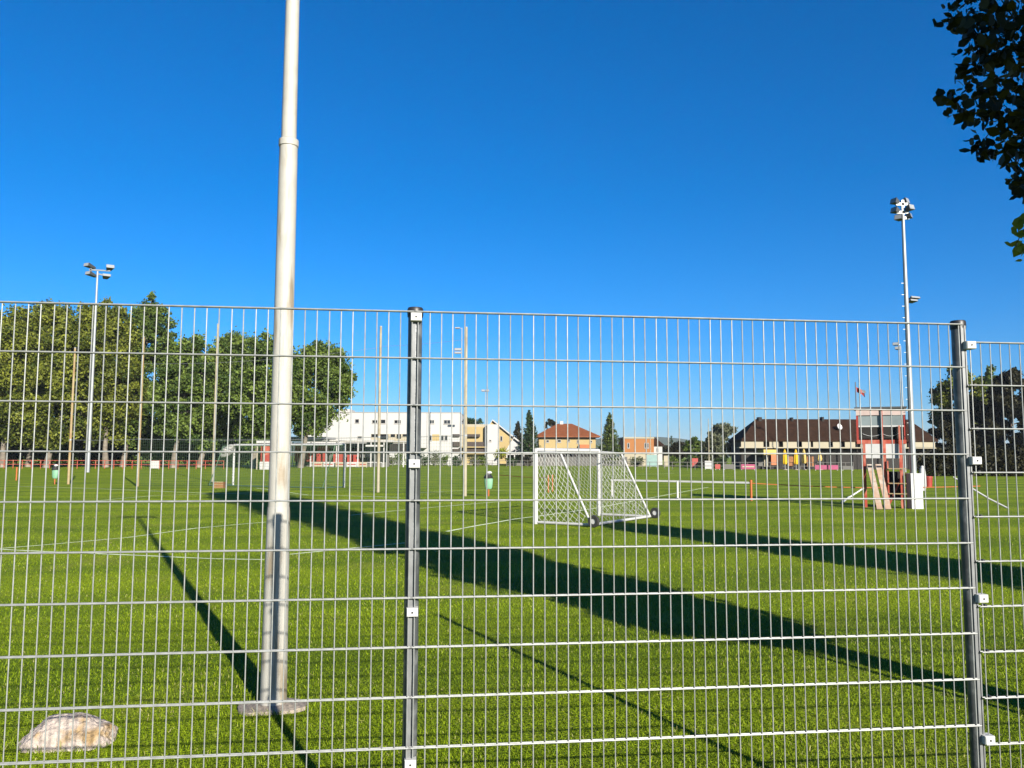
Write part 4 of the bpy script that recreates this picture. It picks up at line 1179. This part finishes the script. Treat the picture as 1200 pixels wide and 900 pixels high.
def board(label, pxl, pxr, pyt, Y, matl, cat='banner', name='advertising_board', stripe=None):
    Y *= 1.13
    ox = at((pxl + pxr) / 2, 545, Y).x
    x0 = at(pxl, 545, Y).x - ox; x1 = at(pxr, 545, Y).x - ox; z1 = at((pxl + pxr) / 2, pyt, Y).z
    t = thing(name, label, cat, (ox, Y, 0), 0, 'boards along the pitch')
    MB().box(x0, x1, -0.03, 0.03, 0.12, z1).build('panel', matl, t)
    for x in (x0 + 0.08, x1 - 0.08): MB().box(x - 0.04, x + 0.04, 0.032, 0.10, 0, z1 - 0.05).build('support', M_MAST, t)
    if stripe: MB().box(x0 + 0.15, x1 - 0.15, -0.045, -0.032, 0.12 + (z1 - 0.12) * 0.4, 0.12 + (z1 - 0.12) * 0.62).build('stripe', stripe, t)
board('bright red board left of the yellow awning', 868.5, 885, 544, 95, M_PINK, stripe=M_WALLP)
board('long magenta board under the clubhouse, right of the parasols', 955, 982, 545, 94, M_PINK)
board('grey white board left of the bright red board', 848, 861, 544, 96, M_WALLG)
board('short red board before the far trees left of the clubhouse', 838, 844, 544, 96, M_REDF)
board('white board standing beside the thin far pole', 826, 834, 540, 98, M_WALLW)
board('dim red board at the far hedge left of the clubhouse', 811, 818, 537, 110, M_REDF)
board('grey board far right under the clubhouse by the red tower', 987, 1000, 546, 94, M_WALLG)
board('pale teal board below the orange house', 757, 770, 533, 118, M_BLUEB)
board('pink white board right of the pale teal board', 778, 784, 534, 118, M_WALLP)
board('small white board before the shrubs of the white block', 525, 529, 537, 125, M_WALLW)
board('white board under the lower trees left of the far goal', 176, 186.5, 540, 90, M_WALLW)
for k, (a, b) in enumerate(((366, 378), (379, 391), (393, 404), (406, 418), (420, 430))):
    board('low white and red board before the pavilion, ' + ['first from the white pole', 'second from the white pole', 'middle of five', 'fourth from the white pole', 'last before the cream pole'][k], a, b, 541.5, 107, M_WALLW if k % 2 else M_WALLP, stripe=M_REDF)
# low white boundary wall at the far end
def low_wall(name, label, pxl, pxr, pyt, Y, matl, posts=0):
    Y *= 1.13
    ox = at((pxl + pxr) / 2, 545, Y).x
    x0 = at(pxl, 545, Y).x - ox; x1 = at(pxr, 545, Y).x - ox; z1 = at((pxl + pxr) / 2, pyt, Y).z
    t = thing(name, label, 'wall', (ox, Y, 0))
    MB().box(x0, x1, 0, 0.25, 0, z1).build('wall_body', matl, t)
    MB().box(x0 - 0.05, x1 + 0.05, -0.05, 0.3, z1 + 0.002, z1 + 0.10).build('coping', M_WALLG, t)
low_wall('boundary_wall', 'low grey boundary wall before the yellow house', 626, 735, 536, 132, M_WALLG)
low_wall('boundary_wall', 'low pale boundary wall before the orange house', 736, 760, 538.5, 128, M_WALLP)

# red pipe rail under the trees
def pipe_rail(label, pxl, pxr, Y, n, matl, zs=(0.55, 1.05)):
    Y *= 1.13
    ox = at(pxl, 545, Y).x; x1 = at(pxr, 545, Y).x - ox
    t = thing('pipe_rail', label, 'railing', (ox, Y, 0))
    for z in zs: MB().bar((0, 0, z), (x1, 0, z), 0.06).build('rail', matl, t)
    for k in range(n + 1): MB().bar((x1 * k / n, 0.06, 0), (x1 * k / n, 0.06, zs[-1] + 0.05), 0.07).build('rail_post', matl, t)
pipe_rail('long red pipe railing under the trees at the left', -60, 262, 92, 30, M_RED)
pipe_rail('grey pipe railing along the far end of the pitch', 452, 735, 116, 34, M_WALLG, (0.5, 1.0))
pipe_rail('grey pipe railing before the clubhouse', 735, 1000, 98, 30, M_WALLG, (0.5, 1.0))
# white corner frame at the left edge of the pitch
b = gp(19, 563); 
stake('thin orange stake at the left edge before the trees', 19, 563, 0.85, 0.05)

# ------------------------------------------------------------------ trees
LT = [  # px trunk, crown centre px, top py, half width px, Y, material, label
    (3, 4, 353, 52, 100, L_PLANE, 'tall leafy tree at the left edge of the view'),
    (33, 44, 347, 44, 104, L_PLANE, 'tall tree second from the left edge with a pale trunk'),
    (54, 80, 352, 42, 98, L_PLANE, 'tall tree just left of the slim floodlight mast'),
    (124, 120, 347, 42, 102, L_PLANE, 'tall tree just right of the slim floodlight mast'),
    (144, 160, 341, 35, 106, L_GREEN, 'tall tree with a ragged top, last of the tall ones before the lower trees'),
    (203, 214, 390, 36, 100, L_GREEN, 'lower tree beside the gap in the foliage'),
    (233, 258, 384, 42, 104, L_GREEN, 'lower round tree left of the white pole'),
    (296, 306, 388, 42, 98, L_GREEN, 'lower tree hidden behind the white pole'),
    (352, 366, 396, 42, 102, L_GREEN, 'rightmost of the lower trees, reaching over the white block'),
]
for i, (pt, pc, py, hw, Y, lm, lab) in enumerate(LT):
    Y *= 1.13
    b = at(pt, 545, Y); H = at(pc, py, Y).z; w = hw * Y / FPX * 1.1
    skew = 0.0
    z0 = 2.2 if i < 8 else 4.0
    tree('leafy_tree', lab, (b.x, Y, 0), H, w, z0, lm, M_BARK, nclump=int(270 if i < 5 else 230), per=160, leaf=0.36, trunk_r=0.36, lean=(at(pc, 450, Y).x - at(pt, 450, Y).x) / (H * 0.55), depth=w * 0.9, group='row of trees along the left side')
# undergrowth behind the left trees closes the view under the crowns
for i, px in enumerate((-40, 18, 75, 128, 185, 243, 290)):
    b = at(px, 545, 128)
    bush('hedge_shrub', ['dark shrub under the tree at the left edge', 'dark shrub under the second tree from the left', 'dark shrub behind the slim floodlight mast', 'dark shrub behind the yellowish pole',
         'dark shrub under the gap in the trees', 'dark shrub behind the pale net pole', 'dark shrub left of the red kiosk'][i], (b.x, 128, 0), 5.2, 7.5, L_CON if i % 2 else L_GREEN, 60, 170, 0.4, 'shrub', 'shrubs under the left trees', depth=1.5)

conifer('dark conifer left of the yellow house', tuple(at(620, 545, 152).xy) + (0,), at(620, 481, 152).z, 3.0, L_CON, tiers=24, per=330)
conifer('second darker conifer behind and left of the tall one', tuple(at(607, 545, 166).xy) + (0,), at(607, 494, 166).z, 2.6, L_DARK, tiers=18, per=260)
conifer('green conifer right of the yellow house', tuple(at(715, 545, 150).xy) + (0,), at(715, 484, 150).z, 3.1, leaf_mat('green_conifer_needle', (0.011, 0.027, 0.006), (0.075, 0.095, 0.016), 0.1), tiers=24, per=330)  # needles of a lighter, yellower green than the other conifers
conifer('small far conifer standing above the low trees near the hills', tuple(at(787, 540, 240).xy) + (0,), at(787, 511, 240).z, 1.3, L_CON, tiers=12, per=110)
b = at(646, 545, 210); tree('far_tree', 'far tree behind the left slope of the orange roof', (b.x, 210, 0), at(646, 489, 210).z, 2.0, 6.5, L_DARK, M_BARKD, 26, 70, 0.45, 0.2)
for (px, py, hw, Y, lm, lab) in ((850, 491, 19, 128, L_GREY, 'tall shaggy grey-green tree left of the clubhouse roof'), (836, 505, 16, 122, L_GREY, 'lower shaggy tree left of the tall grey-green one'),
                                 (815, 512, 16, 130, L_GREEN, 'round brownish green tree right of the distant hills'), (797, 517, 13, 150, L_DARK, 'low dark tree under the distant hills'), (780, 521, 10, 165, L_DARK, 'low dark tree right of the dark roofed house'),
                                 (866, 508, 10, 125, L_DARK, 'dark tree at the left corner of the clubhouse')):
    Y *= 1.13
    b = at(px, 545, Y); H = at(px, py, Y).z; w = hw * Y / FPX
    tree('background_tree', lab, (b.x, Y, 0), H, w, 0.8, lm, M_BARKD, 60, 130, 0.33, 0.16, group='trees left of the clubhouse')
b = at(588, 540, 150); bush('shrub', 'yellow-green shrub at the right end of the white block', (b.x, 150, 1.2), 0.9, 2.3, L_YEL, 12, 80, 0.25, 'shrub')
for i, (px, py, lm) in enumerate(((455, 531, L_GREY), (468, 529, L_GREEN), (497, 531, L_CON), (508, 526, L_GREY), (519, 532, L_GREEN), (534, 534, L_CON), (556, 534, L_GREY), (566, 533, L_GREEN), (600, 536, L_CON), (617, 534, L_DARK))):
    b = at(px, 545, 143); h = at(px, py, 143).z
    bush('garden_shrub', ['grey-green shrub left of the fence post below the white block', 'green shrub nearest the fence post on its left', 'dark shrub nearest the fence post on its right', 'tall thin grey-green shrub before the bay of the white block',
                          'green shrub left of the small white board', 'dark shrub beside the cream pole', 'grey-green shrub before the white block wing', 'green shrub at the end tower of the white block', 'dark shrub under the carport', 'dark shrub at the foot of the conifer'][i],
         (b.x, 143, 0), 0.95, h, lm, 14, 60, 0.22, 'shrub', 'shrubs before the white block')
for i, px in enumerate((745, 790, 803, 824, 842)):
    b = at(px, 545, 137); bush('hedge_shrub', ['clipped shrub below the orange house', 'shrub under the distant hills', 'shrub left of the dim red board', 'shrub right of the dim red board', 'shrub behind the short red board'][i],
                               (b.x, 137, 0), 1.3, 1.9, (L_GREY, L_GREEN, L_CON, L_DARK, L_CON)[i], 14, 70, 0.25, 'shrub', 'shrubs along the far hedge')

# trees at the right
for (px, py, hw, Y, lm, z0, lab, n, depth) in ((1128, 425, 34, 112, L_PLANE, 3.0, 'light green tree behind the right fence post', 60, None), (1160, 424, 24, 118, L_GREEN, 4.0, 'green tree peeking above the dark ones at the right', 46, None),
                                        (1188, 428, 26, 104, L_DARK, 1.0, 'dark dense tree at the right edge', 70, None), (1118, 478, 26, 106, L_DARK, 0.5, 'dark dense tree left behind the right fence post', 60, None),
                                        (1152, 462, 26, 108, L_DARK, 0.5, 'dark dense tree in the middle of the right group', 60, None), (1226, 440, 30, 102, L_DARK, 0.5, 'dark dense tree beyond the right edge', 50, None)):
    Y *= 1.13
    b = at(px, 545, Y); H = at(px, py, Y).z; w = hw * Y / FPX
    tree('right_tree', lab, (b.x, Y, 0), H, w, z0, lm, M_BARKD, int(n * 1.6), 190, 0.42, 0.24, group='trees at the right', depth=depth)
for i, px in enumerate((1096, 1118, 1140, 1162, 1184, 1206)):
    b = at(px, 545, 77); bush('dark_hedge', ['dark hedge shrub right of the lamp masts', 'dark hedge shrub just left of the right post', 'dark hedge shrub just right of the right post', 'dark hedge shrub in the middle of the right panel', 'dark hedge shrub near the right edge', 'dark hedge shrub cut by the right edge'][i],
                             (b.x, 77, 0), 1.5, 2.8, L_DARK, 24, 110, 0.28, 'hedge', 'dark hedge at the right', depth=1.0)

# ------------------------------------------------------------------ tall trees beside the camera (their shadows cross the lawn)
def column_tree(label, base, height, z0, prof, n, leafn, leaf, trunk_r, seed, extra=None):
    t = thing('poplar_tree', label, 'tree', base, 0, 'poplars beside the fence')
    cs = []; rs = []
    lean_dir = Vector((-math.sin(SHADOW_AZ), math.cos(SHADOW_AZ), 0)); perp = Vector((lean_dir.y, -lean_dir.x, 0))
    for i in range(n):
        f = (i + random.random()) / n
        z = z0 + (height - z0) * f
        r = np.interp(f, [p[0] for p in prof], [p[1] for p in prof])
        a = random.uniform(0, 2 * math.pi); rr = r * math.sqrt(random.random()) * 0.8
        cs.append((rr * math.cos(a), rr * math.sin(a), z)); rs.append(max(0.25, r * random.uniform(0.3, 0.5)))
    C, T = clumps(cs, rs, leafn, 1.1)
    if extra is not None:
        link('branch_leaves', leaf_mesh('branch_leaves', extra[0] - np.array(base), 0.092, L_NEAR, tint=extra[1], up=0.1, shape='leaf'), t)
    link('crown', leaf_mesh('crown', C, leaf, L_NEAR, tint=T, up=0.1, shape='leaf'), t)
    m = MB()
    zs = np.linspace(0, height * 0.93, 10)
    pts = [(random.uniform(-0.05, 0.05) * (k > 0), random.uniform(-0.05, 0.05) * (k > 0), z) for k, z in enumerate(zs)]
    m.tube(pts, [trunk_r * (1.3 if k == 0 else (1 - 0.095 * k)) for k in range(10)], 12)
    for i in range(0, n, 2):
        c = Vector(cs[i]); zs_ = max(1.6, c.z - 0.9)
        m.tube([(0, 0, zs_), c * 0.5 + Vector((0, 0, (zs_ + c.z) / 2 - c.z * 0.5)), c], [trunk_r * 0.22, trunk_r * 0.14, 0.012], 6)
    m.build('trunk', M_BARKD, t, smooth=True)
    return t
# leafy branch reaching into the upper right of the view
BR = []; BT = []; TW = []; YB = []; YT = []
root = Vector((5.3, 4.2, 4.9))
clus = [(1112, 28, .16, 26), (1128, 18, .13, 16), (1140, 40, .20, 60), (1160, 12, .26, 110), (1150, 70, .20, 70), (1172, 55, .26, 120), (1190, 25, .28, 130), (1135, 100, .12, 22), (1112, 120, .11, 22), (1128, 132, .11, 22),
        (1158, 108, .20, 70), (1185, 95, .26, 120), (1150, 140, .11, 22), (1175, 140, .18, 64), (1198, 130, .26, 100), (1146, 172, .11, 24), (1158, 182, .10, 18), (1180, 178, .13, 34), (1200, 172, .18, 60), (1188, 212, .08, 12), (1198, 225, .10, 16), (1202, 200, .14, 30), (1215, 60, .3, 130), (1220, 140, .3, 120),
        (1199, 272, .07, 9), (1190, 288, .05, 5), (1203, 296, .09, 10), (1210, 260, .13, 24), (1165, -20, .25, 110), (1200, -25, .3, 130), (1145, -15, .16, 40)]
for (px, py, r, n) in clus:
    Yc = 6.6 + random.uniform(-0.35, 0.35)
    c = at(px, py, Yc)
    n = max(4, int(n * (0.62 if r > 0.15 else 0.8)))
    d = rng.normal(size=(n, 3)); d /= np.linalg.norm(d, axis=1)[:, None]
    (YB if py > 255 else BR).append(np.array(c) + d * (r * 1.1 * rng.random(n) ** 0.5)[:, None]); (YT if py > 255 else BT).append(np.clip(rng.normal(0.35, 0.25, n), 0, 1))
    TW.append(c)
_a = gp(640, 674); _t = (_a.y - 3.3) / math.cos(SHADOW_AZ)
T1 = (_a.x + _t * math.sin(SHADOW_AZ), 3.3, 0.0)
pt = column_tree('tall poplar by the fence, its leafy branch in the upper right corner', T1, 15.9, 2.2,
                 [(0, 0.7), (0.1, 1.15), (0.35, 1.35), (0.6, 1.55), (0.85, 2.0), (0.95, 1.6), (1, 0.7)], 230, 340, 0.13, 0.21, 3, (np.concatenate(BR), np.concatenate(BT)))
m = MB(); r0 = root - Vector(T1)
limb_end = at(1235, 40, 6.6) - Vector(T1)
midp = r0.lerp(limb_end, 0.5) + Vector((0, 0, 0.25))
m.tube([Vector((0, 0, 3.9)), r0, midp, limb_end], [0.07, 0.055, 0.035, 0.016], 8)
nodes = [limb_end]
for c in sorted([c - Vector(T1) for c in TW], key=lambda q: (q - limb_end).length):
    s_ = min(nodes, key=lambda q: (q - c).length + 0.25 * (q - limb_end).length)
    m.tube([s_, s_.lerp(c, 0.5) + Vector((random.uniform(-.02, .02), random.uniform(-.02, .02), 0.03)), c], [0.007, 0.005, 0.003], 5)
    nodes.append(c)
link('sunlit_tone_leaves', leaf_mesh('sunlit_tone_leaves', np.concatenate(YB) - np.array(T1), 0.085, L_YEL, tint=np.concatenate(YT) * 0.6 + 0.4, up=0.1, shape='leaf'), pt)  # lighter leaf colour stands in for sunlight on this shaded sprig
m.build('branch', M_BARKD, pt, smooth=True)
_b = gp(930, 641); _t2 = (_b.y - 5.0) / math.cos(SHADOW_AZ)
column_tree('second poplar further right whose shadow crosses the lawn behind the goal', (_b.x + _t2 * math.sin(SHADOW_AZ), 5.0, 0), 7.2, 1.2,
            [(0, 0.7), (0.2, 1.15), (0.6, 1.3), (0.9, 1.0), (1, 0.4)], 110, 300, 0.13, 0.16, 5)

# ------------------------------------------------------------------ air
hz = MB().box(-3700, 3700, -420, 3700, -6, 62)
mh = bpy.data.materials.new('haze_air'); mh.use_nodes = True
mh.node_tree.nodes.clear()
ho = mh.node_tree.nodes.new('ShaderNodeOutputMaterial'); hp = mh.node_tree.nodes.new('ShaderNodeVolumePrincipled')
hp.inputs['Color'].default_value = (0.80, 0.88, 1.0, 1); hp.inputs['Density'].default_value = 0.0001
mh.node_tree.links.new(hp.outputs[0], ho.inputs['Volume'])
tag(hz.build('haze', mh), 'thin pale haze over the field', 'haze', kind='stuff')
